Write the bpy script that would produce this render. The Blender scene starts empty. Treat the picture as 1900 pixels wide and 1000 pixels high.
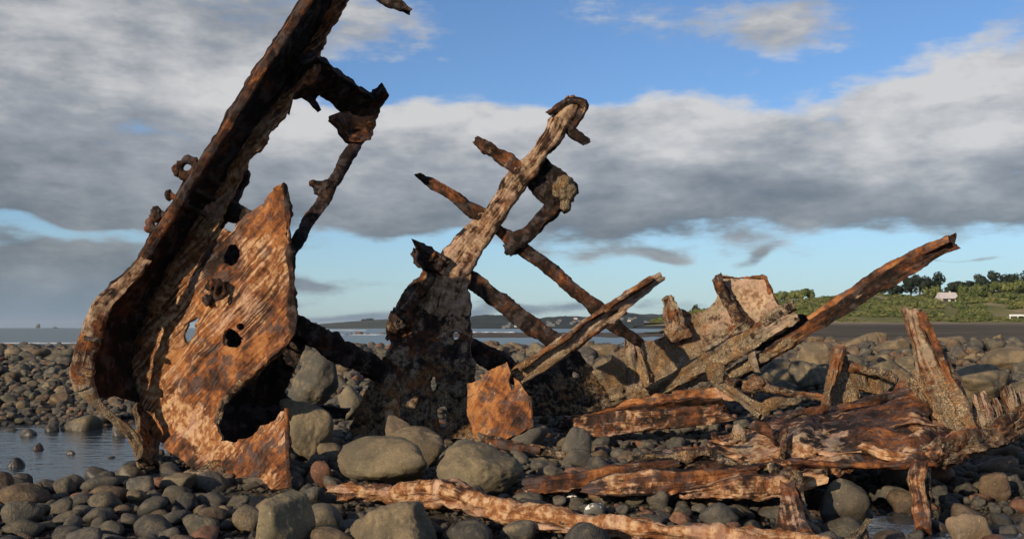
import bpy, bmesh, math, random
import numpy as np
from mathutils import Vector, Matrix
from mathutils.geometry import delaunay_2d_cdt

scene = bpy.context.scene
COL = scene.collection
# ------------------------------------------------------------------ camera
F, CX, HY, CH = 1825.0, 950.0, 608.0, 1.2      # focal length / horizon in photo pixels, eye height
cam_d = bpy.data.cameras.new('camera'); cam = bpy.data.objects.new('camera', cam_d); COL.objects.link(cam)
cam.location = (0, 0, CH); cam.rotation_euler = (math.radians(90), 0, 0)
cam_d.sensor_fit = 'HORIZONTAL'; cam_d.sensor_width = 36.0; cam_d.lens = 36.0 * F / 1900.0
cam_d.shift_y = (HY - 500.0) / 1900.0
cam_d.clip_start = 0.05; cam_d.clip_end = 60000
scene.camera = cam
# ------------------------------------------------------------------ render / colour
scene.view_settings.view_transform = 'Standard'; scene.view_settings.look = 'None'
scene.view_settings.gamma = 1.0; scene.view_settings.exposure = 0.0
scene.cycles.use_denoising = True; scene.cycles.use_adaptive_sampling = True; scene.cycles.adaptive_threshold = .02
scene.cycles.max_bounces = 5; scene.cycles.diffuse_bounces = 2; scene.cycles.glossy_bounces = 3
scene.cycles.caustics_reflective = False; scene.cycles.caustics_refractive = False
# ------------------------------------------------------------------ sun direction (behind the camera, to the left, low)
SUN_AZ, SUN_EL = math.radians(39.5), math.radians(17)          # azimuth left of straight-behind
S = Vector((-math.sin(SUN_AZ) * math.cos(SUN_EL), -math.cos(SUN_AZ) * math.cos(SUN_EL), math.sin(SUN_EL)))
sun_d = bpy.data.lights.new('sun', 'SUN'); sun_d.energy = 5.0; sun_d.angle = math.radians(0.6); sun_d.color = (1.0, 0.83, 0.60)
sun = bpy.data.objects.new('sun', sun_d); COL.objects.link(sun)
sun.rotation_euler = S.to_track_quat('Z', 'Y').to_euler(); sun.location = S * 50

# ------------------------------------------------------------------ node helper
class NT:
    def __init__(s, tree):
        s.t = tree; s.n = tree.nodes; s.l = tree.links
    def new(s, typ, **kw):
        n = s.n.new(typ)
        for k, v in kw.items(): setattr(n, k, v)
        return n
    def put(s, sock, v):
        if v is None: return
        if isinstance(v, bpy.types.NodeSocket): s.l.new(v, sock)
        elif isinstance(v, (tuple, list)):
            v = tuple(v)
            if sock.type == 'RGBA' and len(v) == 3: v = v + (1.0,)
            sock.default_value = v
        else: sock.default_value = v
    def m(s, op, a, b=None, c=None, clamp=False):
        n = s.new('ShaderNodeMath', operation=op, use_clamp=clamp)
        for i, v in enumerate((a, b, c)): s.put(n.inputs[i], v)
        return n.outputs[0]
    def vm(s, op, a, b=None):
        n = s.new('ShaderNodeVectorMath', operation=op)
        s.put(n.inputs[0], a); s.put(n.inputs[1], b)
        return n.outputs['Value'] if op in ('LENGTH', 'DOT_PRODUCT') else n.outputs[0]
    def comb(s, x, y, z):
        n = s.new('ShaderNodeCombineXYZ')
        for i, v in enumerate((x, y, z)): s.put(n.inputs[i], v)
        return n.outputs[0]
    def sep(s, v):
        n = s.new('ShaderNodeSeparateXYZ'); s.put(n.inputs[0], v); return n.outputs
    def noise(s, vec, scale, detail=5, rough=.55, dist=0.0, lac=2.0):
        n = s.new('ShaderNodeTexNoise')
        s.put(n.inputs['Vector'], vec); s.put(n.inputs['Scale'], scale); s.put(n.inputs['Detail'], detail)
        s.put(n.inputs['Roughness'], rough); s.put(n.inputs['Distortion'], dist); s.put(n.inputs['Lacunarity'], lac)
        return n.outputs[0]
    def vor(s, vec, scale, feature='F1', rnd=1.0):
        n = s.new('ShaderNodeTexVoronoi', feature=feature)
        s.put(n.inputs['Vector'], vec); s.put(n.inputs['Scale'], scale); s.put(n.inputs['Randomness'], rnd)
        return n.outputs
    def ramp(s, f, stops, interp='LINEAR'):
        n = s.new('ShaderNodeValToRGB'); cr = n.color_ramp; cr.interpolation = interp
        while len(cr.elements) < len(stops): cr.elements.new(0.5)
        for e, (p, c) in zip(cr.elements, stops):
            e.position = p; e.color = tuple(c) + (1.0,) if len(c) == 3 else c
        s.put(n.inputs[0], f); return n.outputs[0]
    def sst(s, v, a, b):
        n = s.new('ShaderNodeMapRange', interpolation_type='SMOOTHSTEP')
        s.put(n.inputs[0], v); s.put(n.inputs[1], a); s.put(n.inputs[2], b); n.inputs[3].default_value = 0; n.inputs[4].default_value = 1
        return n.outputs[0]
    def mix(s, f, a, b, blend='MIX'):
        n = s.new('ShaderNodeMix', data_type='RGBA', blend_type=blend)
        s.put(n.inputs[0], f); s.put(n.inputs[6], a); s.put(n.inputs[7], b); return n.outputs[2]
    def bump(s, h, strength=.5, dist=.02, normal=None):
        n = s.new('ShaderNodeBump'); n.inputs['Strength'].default_value = strength; n.inputs['Distance'].default_value = dist
        s.put(n.inputs['Height'], h); s.put(n.inputs['Normal'], normal); return n.outputs[0]
    def attr(s, name, typ='GEOMETRY'):
        return s.new('ShaderNodeAttribute', attribute_name=name, attribute_type=typ).outputs

def new_mat(name):
    mt = bpy.data.materials.new(name); mt.use_nodes = True
    nt = NT(mt.node_tree); b = mt.node_tree.nodes['Principled BSDF']
    return mt, nt, b

# ------------------------------------------------------------------ world: Nishita sky with banks of cloud
world = bpy.data.worlds.new('World'); scene.world = world; world.use_nodes = True
w = NT(world.node_tree); bg = world.node_tree.nodes['Background']
sky = w.new('ShaderNodeTexSky', sky_type='NISHITA', sun_disc=False)
sky.sun_elevation = SUN_EL; sky.sun_rotation = math.atan2(S.x, S.y) % (2 * math.pi)
sky.altitude = 0; sky.air_density = 1.0; sky.dust_density = 0.15; sky.ozone_density = 3.5
SKY = 0.118
dirv = w.new('ShaderNodeTexCoord').outputs['Generated']
dx, dy, dz = w.sep(dirv)
az = w.m('ARCTAN2', dx, dy)                                # 0 = straight ahead, + right
el = w.m('ARCSINE', dz)
rp = w.comb(az, w.m('MULTIPLY', el, 2.3), 0.0)             # clouds are wider than tall
warp = w.noise(rp, 5.0, 2, .55)
el2 = w.m('ADD', el, w.m('MULTIPLY', w.m('SUBTRACT', warp, .5), .10))
nb = w.noise(rp, 8.0, 5, .60)                           # billows
nf = w.noise(rp, 2.2, 3, .55)                           # where cloud is broken
nd = w.noise(w.comb(az, w.m('MULTIPLY', el, 5.0), 3.0), 4.0, 4, .55)   # flat layered streaks
nb2 = w.noise(w.vm('ADD', rp, (-.035, .05, 0.0)), 8.0, 4, .60)   # the same billows a little nearer the sun: gives them a lit side
nw = w.noise(w.comb(az, w.m('MULTIPLY', el, 3.2), 1.0), 24.0, 5, .62)
fine = w.m('MULTIPLY', w.m('SUBTRACT', nb, .5), 1.0)
def blob(cx, cy, rx, ry):                                   # soft cloud mass centred at a photo bearing
    a = w.m('DIVIDE', w.m('SUBTRACT', az, math.atan((cx - CX) / F)), rx / F)
    b = w.m('DIVIDE', w.m('SUBTRACT', el2, (HY - cy) / F), ry / F)
    d2 = w.m('ADD', w.m('MULTIPLY', a, a), w.m('MULTIPLY', b, b))
    return w.m('EXPONENT', w.m('MULTIPLY', d2, -1.0))
def band(y_top, y_bot, soft_t, soft_b):
    t = w.sst(el2, (HY - y_top + soft_t) / F, (HY - y_top - soft_t) / F)
    b = w.sst(el2, (HY - y_bot - soft_b) / F, (HY - y_bot + soft_b) / F)
    return w.m('MULTIPLY', t, b)
# main grey bank all round the sky, its top rising a little to the right
cov = w.m('MULTIPLY', band(205, 442, 36, 40), .95)
for (cx, cy, rx, ry, k) in ((130, 150, 480, 190, 1.05), (270, 285, 150, 42, -.95), (60, 345, 120, 18, -.4),
                            (640, 190, 80, 60, -.35), (650, 60, 260, 80, .30), (1830, 185, 260, 50, .75), (1900, 30, 150, 50, .5), (1290, 95, 320, 60, .30), (1480, 50, 120, 50, .25),
                            (1420, 60, 150, 50, .25), (1000, 130, 200, 50, -.35), (1600, 150, 160, 60, -.3),
                            (200, 446, 360, 18, -.50), (40, 545, 340, 78, 1.35), (450, 400, 300, 40, .3), (880, 588, 420, 16, .8),
                            (1240, 474, 60, 14, .7), (1130, 470, 120, 20, .6), (1410, 472, 40, 12, .6), (575, 510, 60, 16, .6), (1790, 505, 130, 5, .35), (1300, 533, 60, 5, .3)):
    cov = w.m('ADD', cov, w.m('MULTIPLY', blob(cx, cy, rx, ry), k))
# higher up and round the back: broken cloud
high = w.sst(el, .30, .60)
cov = w.m('ADD', cov, w.m('MULTIPLY', high, w.sst(nf, .40, .62)))
dens = w.sst(w.m('ADD', cov, w.m('ADD', w.m('MULTIPLY', fine, 1.6), w.m('MULTIPLY', w.m('SUBTRACT', nw, .5), .70))), .20, .74)
# light on the clouds: pale where the bank faces the sun (its upper part), slate grey at its flat base
hgt = w.m('MULTIPLY', w.sst(el2, .070, .235), w.m('SUBTRACT', 1.0, w.m('MULTIPLY', w.sst(el, .225, .275), .52)))
lum = w.m('ADD', w.m('MULTIPLY', hgt, .78), w.m('MULTIPLY', w.m('SUBTRACT', nb, .5), .80))
lum = w.m('ADD', lum, w.m('MULTIPLY', w.m('SUBTRACT', nd, .5), .50))
lum = w.m('ADD', lum, w.m('ADD', w.m('MULTIPLY', w.m('SUBTRACT', nb, nb2), .75), w.m('MULTIPLY', w.m('SUBTRACT', nw, .5), .16)))
lum = w.m('SUBTRACT', lum, w.m('MULTIPLY', blob(60, 260, 300, 60), .36))
lum = w.m('ADD', lum, w.m('MULTIPLY', blob(190, 100, 260, 60), .16))
lum = w.m('SUBTRACT', lum, w.m('MULTIPLY', high, .25))
lum = w.m('ADD', lum, w.m('MULTIPLY', w.sst(dens, .95, .3), .16))
lum = w.m('ADD', w.m('ADD', lum, .21), w.m('MULTIPLY', blob(1180, 472, 170, 20), .35))
ccol = w.ramp(lum, [(0.0, (.12, .145, .18)), (.28, (.205, .225, .25)), (.58, (.335, .352, .378)), (1.0, (.66, .65, .64))])
low = w.sst(el, .075, .0)
ccol = w.mix(w.m('MULTIPLY', low, .85), ccol, (.20, .275, .36))
skyc = w.vm('MULTIPLY', sky.outputs[0], (SKY * .88, SKY * .97, SKY * 1.12))
skyc = w.mix(w.m('MULTIPLY', w.sst(el, .16, .0), .55), skyc, (.36, .56, .66))
fin = w.mix(w.m('MULTIPLY', dens, .93), skyc, ccol)
w.l.new(fin, bg.inputs[0]); bg.inputs[1].default_value = 1.0
world.cycles.sampling_method = 'MANUAL'; world.cycles.sample_map_resolution = 512

# ------------------------------------------------------------------ numpy noise
_r = np.random.RandomState(11)
_perm = np.arange(256); _r.shuffle(_perm); _perm = np.concatenate([_perm, _perm, _perm])
_grad = _r.normal(size=(256, 3)); _grad /= np.linalg.norm(_grad, axis=1)[:, None]
def pn(p):
    p = np.asarray(p, float); i0 = np.floor(p); f = p - i0; i = i0.astype(np.int64) & 255
    u = f * f * f * (f * (f * 6 - 15) + 10); out = np.zeros(len(p))
    for a in (0, 1):
        for b in (0, 1):
            for c in (0, 1):
                h = _perm[_perm[_perm[(i[:, 0] + a) & 255] + ((i[:, 1] + b) & 255)] + ((i[:, 2] + c) & 255)]
                g = _grad[h]; d = f - np.array((a, b, c))
                wt = (u[:, 0] if a else 1 - u[:, 0]) * (u[:, 1] if b else 1 - u[:, 1]) * (u[:, 2] if c else 1 - u[:, 2])
                out += wt * (g * d).sum(1)
    return out * 1.7
def fbm(p, o=4, g=.5):
    s = np.zeros(len(p)); a = 1.0; q = np.array(p, float)
    for _ in range(o):
        s += a * pn(q); q = q * 2.03 + 17.3; a *= g
    return s
def sstep(x, a, b):
    t = np.clip((np.asarray(x, float) - a) / (b - a), 0, 1); return t * t * (3 - 2 * t)

def P(px, py, Y):                                          # photo bearing at a real distance Y -> metres
    return np.array(((px - CX) / F * Y, Y, CH - (py - HY) / F * Y))

# ------------------------------------------------------------------ object helpers
def link(o, parent=None):
    COL.objects.link(o)
    if parent is not None: o.parent = parent
    return o
def tag(o, label=None, cat=None, group=None, kind=None):
    if label: o['label'] = label
    if cat: o['category'] = cat
    if group: o['group'] = group
    if kind: o['kind'] = kind
    return o
class Thing:                                               # an Empty at the base of a thing; parts are given in world metres
    def __init__(s, name, loc, label, cat, group=None):
        s.o = bpy.data.objects.new(name, None); s.o.empty_display_size = .2; s.o.location = tuple(float(v) for v in loc)
        COL.objects.link(s.o); tag(s.o, label, cat, group); s.loc = np.array(loc, float)
def mesh_obj(name, v, faces, mat, parent=None, attrs=None, smooth=True, origin=None):
    v = np.asarray(v, float); sub = np.zeros(3)
    if isinstance(parent, Thing): sub = parent.loc; par = parent.o
    elif parent is not None:
        par = parent; q = parent; sub = np.zeros(3)
        while q is not None: sub = sub + np.array(q.location); q = q.parent
    else: par = None; sub = np.zeros(3) if origin is None else np.array(origin, float)
    me = bpy.data.meshes.new(name); me.from_pydata((v - sub).tolist(), [], [list(map(int, f)) for f in faces])
    if smooth: me.polygons.foreach_set('use_smooth', [True] * len(me.polygons))
    if attrs:
        for k, (typ, arr) in attrs.items():
            a = me.attributes.new(k, typ, 'POINT')
            a.data.foreach_set({'FLOAT_VECTOR': 'vector', 'FLOAT_COLOR': 'color', 'FLOAT': 'value'}[typ], np.asarray(arr, np.float32).ravel())
    if mat: me.materials.append(mat)
    me.update(); o = bpy.data.objects.new(name, me)
    if par is None: o.location = tuple(sub)
    return link(o, par)
def vnormals(v, tri):
    n = np.zeros_like(v); c = np.cross(v[tri[:, 1]] - v[tri[:, 0]], v[tri[:, 2]] - v[tri[:, 0]])
    for k in range(3): np.add.at(n, tri[:, k], c)
    return n / (np.linalg.norm(n, axis=1)[:, None] + 1e-12)
# ------------------------------------------------------------------ materials
def mat_rust():
    mt, t, b = new_mat('rusted_iron')
    gr = t.attr('gr')['Vector']; R, G, B = t.sep(t.attr('msk')['Color'])
    A = t.attr('msk')['Alpha']
    R = t.m('ADD', R, t.m('MULTIPLY', t.m('SUBTRACT', t.noise(t.vm('ADD', gr, (2.0, 4.0, 6.0)), 2.6, 3, .5, .4), .5), 1.0)); B = t.m('ADD', B, t.m('MULTIPLY', t.m('SUBTRACT', t.noise(t.vm('ADD', gr, (12.0, 1.0, 3.0)), 1.9, 3, .5, .4), .5), 1.1))
    st = t.vm('MULTIPLY', gr, (.42, 15.0, 15.0))
    n_iso = t.noise(t.vm('ADD', gr, (3.0, 9.0, 5.0)), 9.0, 7, .64, .4)
    n_str = t.m('ADD', t.m('MULTIPLY', t.noise(st, 2.3, 8, .64, .35), A), t.m('MULTIPLY', n_iso, t.m('SUBTRACT', 1.0, A))); n_big = t.noise(gr, 4.2, 7, .62, .5)
    n_mid = t.noise(gr, 19.0, 6, .62); n_fine = t.noise(gr, 85.0, 3, .6); n_p = t.noise(t.vm('ADD', gr, (7.1, 3.3, 1.7)), 7.5, 7, .65, .5)
    f = t.m('ADD', t.m('MULTIPLY', n_big, .42), t.m('ADD', t.m('MULTIPLY', n_str, .30), t.m('MULTIPLY', n_mid, .28)))
    f = t.m('ADD', f, t.m('MULTIPLY', t.m('SUBTRACT', B, .62), .26))
    base = t.ramp(f, [(.37, (.010, .008, .007)), (.44, (.030, .017, .012)), (.495, (.088, .036, .019)), (.545, (.20, .072, .027)), (.60, (.34, .135, .045)), (.68, (.46, .22, .085))])
    base = t.mix(t.m('MULTIPLY', t.sst(t.m('SUBTRACT', n_p, t.m('MULTIPLY', A, .04)), .48, .58), .75), base, t.mix(n_mid, (.045, .036, .036), (.125, .092, .086)))           # grey-violet scale
    tanc = t.mix(t.m('MULTIPLY', t.sst(t.m('ADD', t.m('MULTIPLY', n_mid, .6), t.m('MULTIPLY', n_str, .4)), .47, .60), .9), t.mix(t.sst(n_mid, .35, .65), (.21, .078, .030), (.47, .228, .090)), (.58, .395, .24))
    tanc = t.mix(t.m('MINIMUM', t.m('MULTIPLY', G, 1.7), .85), tanc, t.mix(t.sst(n_mid, .38, .62), (.27, .225, .165), (.50, .43, .32)))      # salt-bleached beige crust
    tanc = t.mix(t.m('MULTIPLY', t.sst(t.noise(t.vm('ADD', gr, (5.0, 8.0, 2.0)), 3.3, 4, .55, .3), .50, .62), .6), tanc, t.mix(n_mid, (.40, .235, .165), (.58, .40, .30)))   # pinkish bleached rust
    tf = t.sst(t.m('ADD', t.m('ADD', t.m('MULTIPLY', n_str, t.m('ADD', .5, t.m('MULTIPLY', A, .4))), t.m('MULTIPLY', n_p, t.m('SUBTRACT', .5, t.m('MULTIPLY', A, .4)))), t.m('MULTIPLY', t.m('SUBTRACT', R, .5), .42)), .48, .56)
    c = t.mix(t.m('MULTIPLY', tf, .92), base, tanc)
    crack = t.sst(t.noise(t.vm('MULTIPLY', gr, (.4, 14.0, 14.0)), 3.4, 6, .68, .4), .42, .34)    # dark splits along the grain
    crack = t.m('MULTIPLY', crack, A); c = t.mix(t.m('MULTIPLY', crack, .8), c, (.022, .014, .011))
    pit = t.sst(n_fine, .40, .30); c = t.mix(t.m('MULTIPLY', pit, .55), c, (.02, .014, .011))
    vo = t.vor(gr, 78.0); vo2 = t.vor(t.vm('ADD', gr, (1.1, 2.2, 3.3)), 150.0); bs = t.sst(n_p, .46, .54)
    d = t.m('ADD', t.m('MULTIPLY', vo[0], bs), t.m('MULTIPLY', vo2[0], t.m('SUBTRACT', 1.0, bs))); vc = t.sep(t.mix(bs, vo2[1], vo[1]))[0]
    bcol = t.mix(vc, (.54, .42, .27), (.20, .135, .08)); bcol = t.mix(t.sst(n_big, .44, .60), bcol, t.vm('MULTIPLY', bcol, (1.05, .80, .55)))
    bcol = t.mix(t.m('MULTIPLY', t.sst(d, .40, .70), .8), bcol, (.09, .064, .042))
    bf = t.sst(t.m('ADD', t.m('ADD', t.m('MULTIPLY', n_mid, .5), t.m('ADD', t.m('MULTIPLY', n_p, .35), t.m('MULTIPLY', n_fine, .15))), t.m('MULTIPLY', t.m('SUBTRACT', G, .5), .42)), .455, .56)
    c = t.mix(t.m('MULTIPLY', bf, .9), c, bcol)
    t.l.new(c, b.inputs['Base Color']); b.inputs['Roughness'].default_value = .85; b.inputs['Specular IOR Level'].default_value = .2
    h = t.m('ADD', t.m('MULTIPLY', n_str, 1.0), t.m('ADD', t.m('MULTIPLY', n_mid, .8), t.m('MULTIPLY', n_fine, .30)))
    h = t.m('SUBTRACT', h, t.m('MULTIPLY', crack, .5))
    h = t.m('ADD', h, t.m('MULTIPLY', bf, t.m('SUBTRACT', .4, t.m('MULTIPLY', d, .6))))
    t.l.new(t.bump(h, 1.0, .026), b.inputs['Normal'])
    return mt
RUST = mat_rust()

def mat_stone(name, lichen, bscale=1.0):
    mt, t, b = new_mat(name)
    tint = t.attr('tint', 'INSTANCER')['Color']; pos = t.new('ShaderNodeTexCoord').outputs['Object']
    wp = t.new('ShaderNodeNewGeometry').outputs['Position']; nz = t.sep(t.new('ShaderNodeNewGeometry').outputs['Normal'])[2]
    rnd = t.new('ShaderNodeObjectInfo').outputs['Random']
    q = t.vm('ADD', pos, t.comb(t.m('MULTIPLY', rnd, 37.0), t.m('MULTIPLY', rnd, 91.0), 0.0))
    n1 = t.noise(q, 2.2 * bscale, 6, .6, .4); n2 = t.noise(q, 9.0 * bscale, 6, .65); n3 = t.noise(wp, 75.0, 3, .6)
    c = t.mix(t.sst(n1, .35, .68), t.vm('MULTIPLY', tint, (.62, .60, .57)), t.vm('MULTIPLY', tint, (1.15, 1.04, .86)))
    if lichen: c = t.mix(t.m('MULTIPLY', t.sst(t.m('ADD', t.m('MULTIPLY', n1, .5), t.m('ADD', t.m('MULTIPLY', n2, .45), t.m('MULTIPLY', nz, .06))), .49, .60), lichen), c, (.215, .162, .098))
    c = t.mix(t.sst(n3, .60, .72), c, t.vm('MULTIPLY', tint, (1.6, 1.5, 1.4))); c = t.mix(t.sst(n3, .42, .30), c, t.vm('MULTIPLY', tint, (.45, .45, .45)))
    wz = t.m('ADD', t.sep(wp)[2], t.m('MULTIPLY', t.m('SUBTRACT', n2, .5), .05))
    wet = t.sst(wz, .035, -.035)                                                                # wet along the pool's water line
    c = t.mix(t.m('MULTIPLY', wet, .6), c, t.vm('MULTIPLY', tint, (.38, .36, .33)))
    t.l.new(c, b.inputs['Base Color'])
    t.l.new(t.m('SUBTRACT', .80, t.m('MULTIPLY', wet, .5)), b.inputs['Roughness']); b.inputs['Specular IOR Level'].default_value = .3
    h = t.m('ADD', t.m('MULTIPLY', n2, 1.0), t.m('MULTIPLY', n3, .18))
    t.l.new(t.bump(h, .55, .03), b.inputs['Normal'])
    return mt
COBBLE = mat_stone('cobble_stone', .35, 1.0)
BOULDER = mat_stone('boulder_stone', .85, 1.6)

def mat_simple(name, c1, c2, scale, rough=.9, bump=.4, dist=.05, c3=None, detail=6, coords='Object', stretch=None):
    mt, t, b = new_mat(name); pos = t.new('ShaderNodeTexCoord').outputs[coords]
    if stretch: pos = t.vm('MULTIPLY', pos, stretch)
    n = t.noise(pos, scale, detail, .62, .3); c = t.mix(t.sst(n, .38, .62), c1, c2)
    if c3:
        n2 = t.noise(t.vm('ADD', pos, (13., 7., 3.)), scale * .45, detail, .6, .4); c = t.mix(t.sst(n2, .56, .64), c, c3)
    t.l.new(c, b.inputs['Base Color']); b.inputs['Roughness'].default_value = rough; b.inputs['Specular IOR Level'].default_value = .2
    if bump: t.l.new(t.bump(t.noise(pos, scale * 6, 5, .6), bump, dist), b.inputs['Normal'])
    return mt

# ------------------------------------------------------------------ ground height
POOLS = [(-5.6, 10.6, 2.5, 2.5, .28), (-4.45, 8.7, 1.25, 1.35, .24), (-2.0, 7.15, .55, .35, .13), (-3.1, 8.3, .8, .5, .14),
         (2.75, 5.9, 1.5, .85, .12), (2.2, 7.0, .8, .8, .1), (-3.75, 12.6, .8, .8, .2), (-8.5, 11.2, 2.5, 2.0, .25)]
WATER_Z = -.075
def H(x, y):
    x = np.asarray(x, float); y = np.asarray(y, float); p = np.stack([x, y, np.zeros_like(x)], 1)
    z = .05 * pn(p * .31 + 5) + .035 * pn(p * .95 + 9) * sstep(y, 2, 6)
    ys = np.maximum(y, .5); a = x / ys
    zr = np.interp(y, [0, 9.5, 13, 18, 28, 45, 70, 120, 220, 420, 900], [0, 0, .28, .58, .60, .25, .35, .9, 2.3, 3.2, 4])
    zl = np.interp(y, [0, 14, 22, 40, 60, 74, 100, 200, 900], [0, 0, .05, .02, -.14, -.42, -1.2, -2.5, -4])
    wn = sstep(a, .02, .42); wf = sstep(a, .115, .19); k = sstep(y, 35, 75)
    wgt = wn * (1 - k) + wf * k
    z = z + zl * (1 - wgt) + zr * wgt
    z = z + sstep(y, 12, 20) * (1 - sstep(y, 30, 60)) * .10 * pn(p * .25 + 31)
    for cx, cy, rx, ry, d in POOLS:
        e = np.sqrt(((x - cx) / rx) ** 2 + ((y - cy) / ry) ** 2) + .22 * pn(p * 1.3 + 3)
        z = z - d * (1 - sstep(e, .55, 1.15))
    return z
def h1(x, y): return float(H(np.array([x]), np.array([y]))[0])
def ground_at(px, py):                                     # where a bearing below the horizon meets the ground
    Y = CH * F / max(py - HY, 3)
    for _ in range(12): Y = .5 * Y + .5 * (CH - h1((px - CX) / F * Y, Y)) * F / max(py - HY, 3)
    return (px - CX) / F * Y, Y

# ------------------------------------------------------------------ setting: beach sheet, pool water, sea
def build_ground():
    rr = np.concatenate([[.05], np.geomspace(1.2, 20, 120), np.geomspace(20.4, 1000, 130)])
    th = np.concatenate([np.linspace(-.75, .75, 340), np.linspace(.75, 2 * math.pi - .75, 60)[1:-1]])
    n, m_ = len(rr), len(th); RR, TH = np.meshgrid(rr, th, indexing='ij')
    x = (RR * np.sin(TH)).ravel(); y = (RR * np.cos(TH)).ravel(); z = H(x, y) - .02
    f = []
    for i in range(n - 1):
        for j in range(m_): f.append((i * m_ + j, i * m_ + (j + 1) % m_, (i + 1) * m_ + (j + 1) % m_, (i + 1) * m_ + j))
    mt, t, b = new_mat('dark_beach_sand'); pos = t.new('ShaderNodeTexCoord').outputs['Object']; yy = t.sep(pos)[1]
    n1 = t.noise(pos, .35, 6, .6); n2 = t.noise(pos, 9.0, 6, .65); n3 = t.noise(t.vm('MULTIPLY', pos, (.25, 1, 1)), .11, 6, .6)
    near = t.mix(t.sst(n2, .35, .65), (.028, .025, .022), (.085, .072, .058))
    far = t.mix(t.sst(n3, .42, .60), (.085, .071, .056), (.160, .130, .098)); far = t.mix(t.m('MULTIPLY', n2, .5), far, (.115, .092, .068))
    far = t.mix(t.sst(t.m('ADD', yy, t.m('MULTIPLY', n3, 40.0)), 195.0, 225.0), far, (.26, .21, .15))
    t.l.new(t.mix(t.sst(yy, 25.0, 45.0), near, far), b.inputs['Base Color']); b.inputs['Roughness'].default_value = 1.0; b.inputs['Specular IOR Level'].default_value = .05
    t.l.new(t.bump(n2, .7, .05), b.inputs['Normal'])
    return tag(mesh_obj('beach_ground', np.stack([x, y, z], 1), f, mt), kind='structure')
build_ground()

def mat_water(name, col, scale, strength, dist, rough, stretch=(1, 1, 1), trans=0.0):
    mt, t, b = new_mat(name); pos = t.vm('MULTIPLY', t.new('ShaderNodeTexCoord').outputs['Object'], stretch)
    n = t.noise(pos, scale, 4, .55, .3); n2 = t.noise(t.vm('MULTIPLY', pos, (.05, .16, 1)), .6, 4, .5)
    t.l.new(t.mix(n2, tuple(v * .75 for v in col), tuple(v * 1.25 for v in col)), b.inputs['Base Color'])
    b.inputs['Roughness'].default_value = rough; b.inputs['IOR'].default_value = 1.33; b.inputs['Transmission Weight'].default_value = trans
    t.l.new(t.bump(n, strength, dist), b.inputs['Normal']); return mt
pw = mat_water('pool_water', (.14, .22, .30), 2.4, .35, .05, .02, (1, 2.2, 1), .85)
pw.node_tree.nodes['Principled BSDF'].inputs['IOR'].default_value = 1.27
xs = np.linspace(-13, 9, 45); ys = np.linspace(3.5, 15, 24)
gx, gy = np.meshgrid(xs, ys, indexing='ij'); nn = len(ys)
tag(mesh_obj('rock_pool_water', np.stack([gx.ravel(), gy.ravel(), np.full(gx.size, WATER_Z)], 1),
    [(i * nn + j, (i + 1) * nn + j, (i + 1) * nn + j + 1, i * nn + j + 1) for i in range(len(xs) - 1) for j in range(nn - 1)], pw), kind='structure')
SEA_Z = -.34
sw = mat_water('sea_water', (.115, .150, .140), .35, .5, .4, .30, (.5, 1.6, 1))
tag(mesh_obj('sea', [(-9000, 45, SEA_Z), (9000, 45, SEA_Z), (9000, 11000, SEA_Z), (-9000, 11000, SEA_Z)], [(0, 1, 2, 3)], sw), kind='structure')
foam_mat = mat_simple('sea_foam', (.62, .63, .63), (.78, .79, .80), 1.2, .9, .5, .05)
def foam_patch(px0, px1, py, thick, seed, label):
    r = np.random.RandomState(seed); Y = (CH - SEA_Z) * F / (py - HY); n = 60; v = []; f = []
    for i in range(n + 1):
        u = i / n; px = px0 + (px1 - px0) * u; wdt = thick * Y / 100 * math.sin(math.pi * u) ** .35 * (.25 + .75 * abs(float(pn(np.array([[u * 9 + seed, .3, .1]]))[0])) * 1.8)
        yy = Y * (1 + .018 * float(pn(np.array([[u * 5, seed * 1.7, 0]]))[0])); x = (px - CX) / F * yy
        for k, (o, z) in enumerate(((-1, .0), (-.3, .07), (.4, .05), (1, 0))): v.append((x, yy + o * wdt, SEA_Z + .012 + z * Y / 100))
    for i in range(n):
        for k in range(3): a = i * 4 + k; f.append((a, a + 4, a + 5, a + 1))
    tag(mesh_obj('surf_foam', v, f, foam_mat), label, 'foam', kind='stuff')
# ------------------------------------------------------------------ builders for corroded iron
def depth_fn(cps):
    c = np.array(cps, float)
    if len(c) == 1: return lambda x, y: np.full(len(x), c[0, 2])
    n = len(c)
    if n == 2:
        d = c[1, :2] - c[0, :2]; return lambda x, y: c[0, 2] + (c[1, 2] - c[0, 2]) * ((np.asarray(x) - c[0, 0]) * d[0] + (np.asarray(y) - c[0, 1]) * d[1]) / (d @ d)
    ph = np.sqrt((c[:, None, 0] - c[:, 0]) ** 2 + (c[:, None, 1] - c[:, 1]) ** 2 + 64.0)
    Q = np.stack([c[:, 0], c[:, 1], np.ones(n)], 1) / np.array((500., 500., 1.)); M = np.block([[ph, Q], [Q.T, np.zeros((3, 3))]])
    sol = np.linalg.lstsq(M, np.concatenate([c[:, 2], np.zeros(3)]), rcond=None)[0]
    def fn(x, y):
        x = np.asarray(x, float); y = np.asarray(y, float)
        return np.sqrt((x[:, None] - c[:, 0]) ** 2 + (y[:, None] - c[:, 1]) ** 2 + 64.0) @ sol[:n] + x / 500 * sol[n] + y / 500 * sol[n + 1] + sol[n + 2]
    return fn
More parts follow.
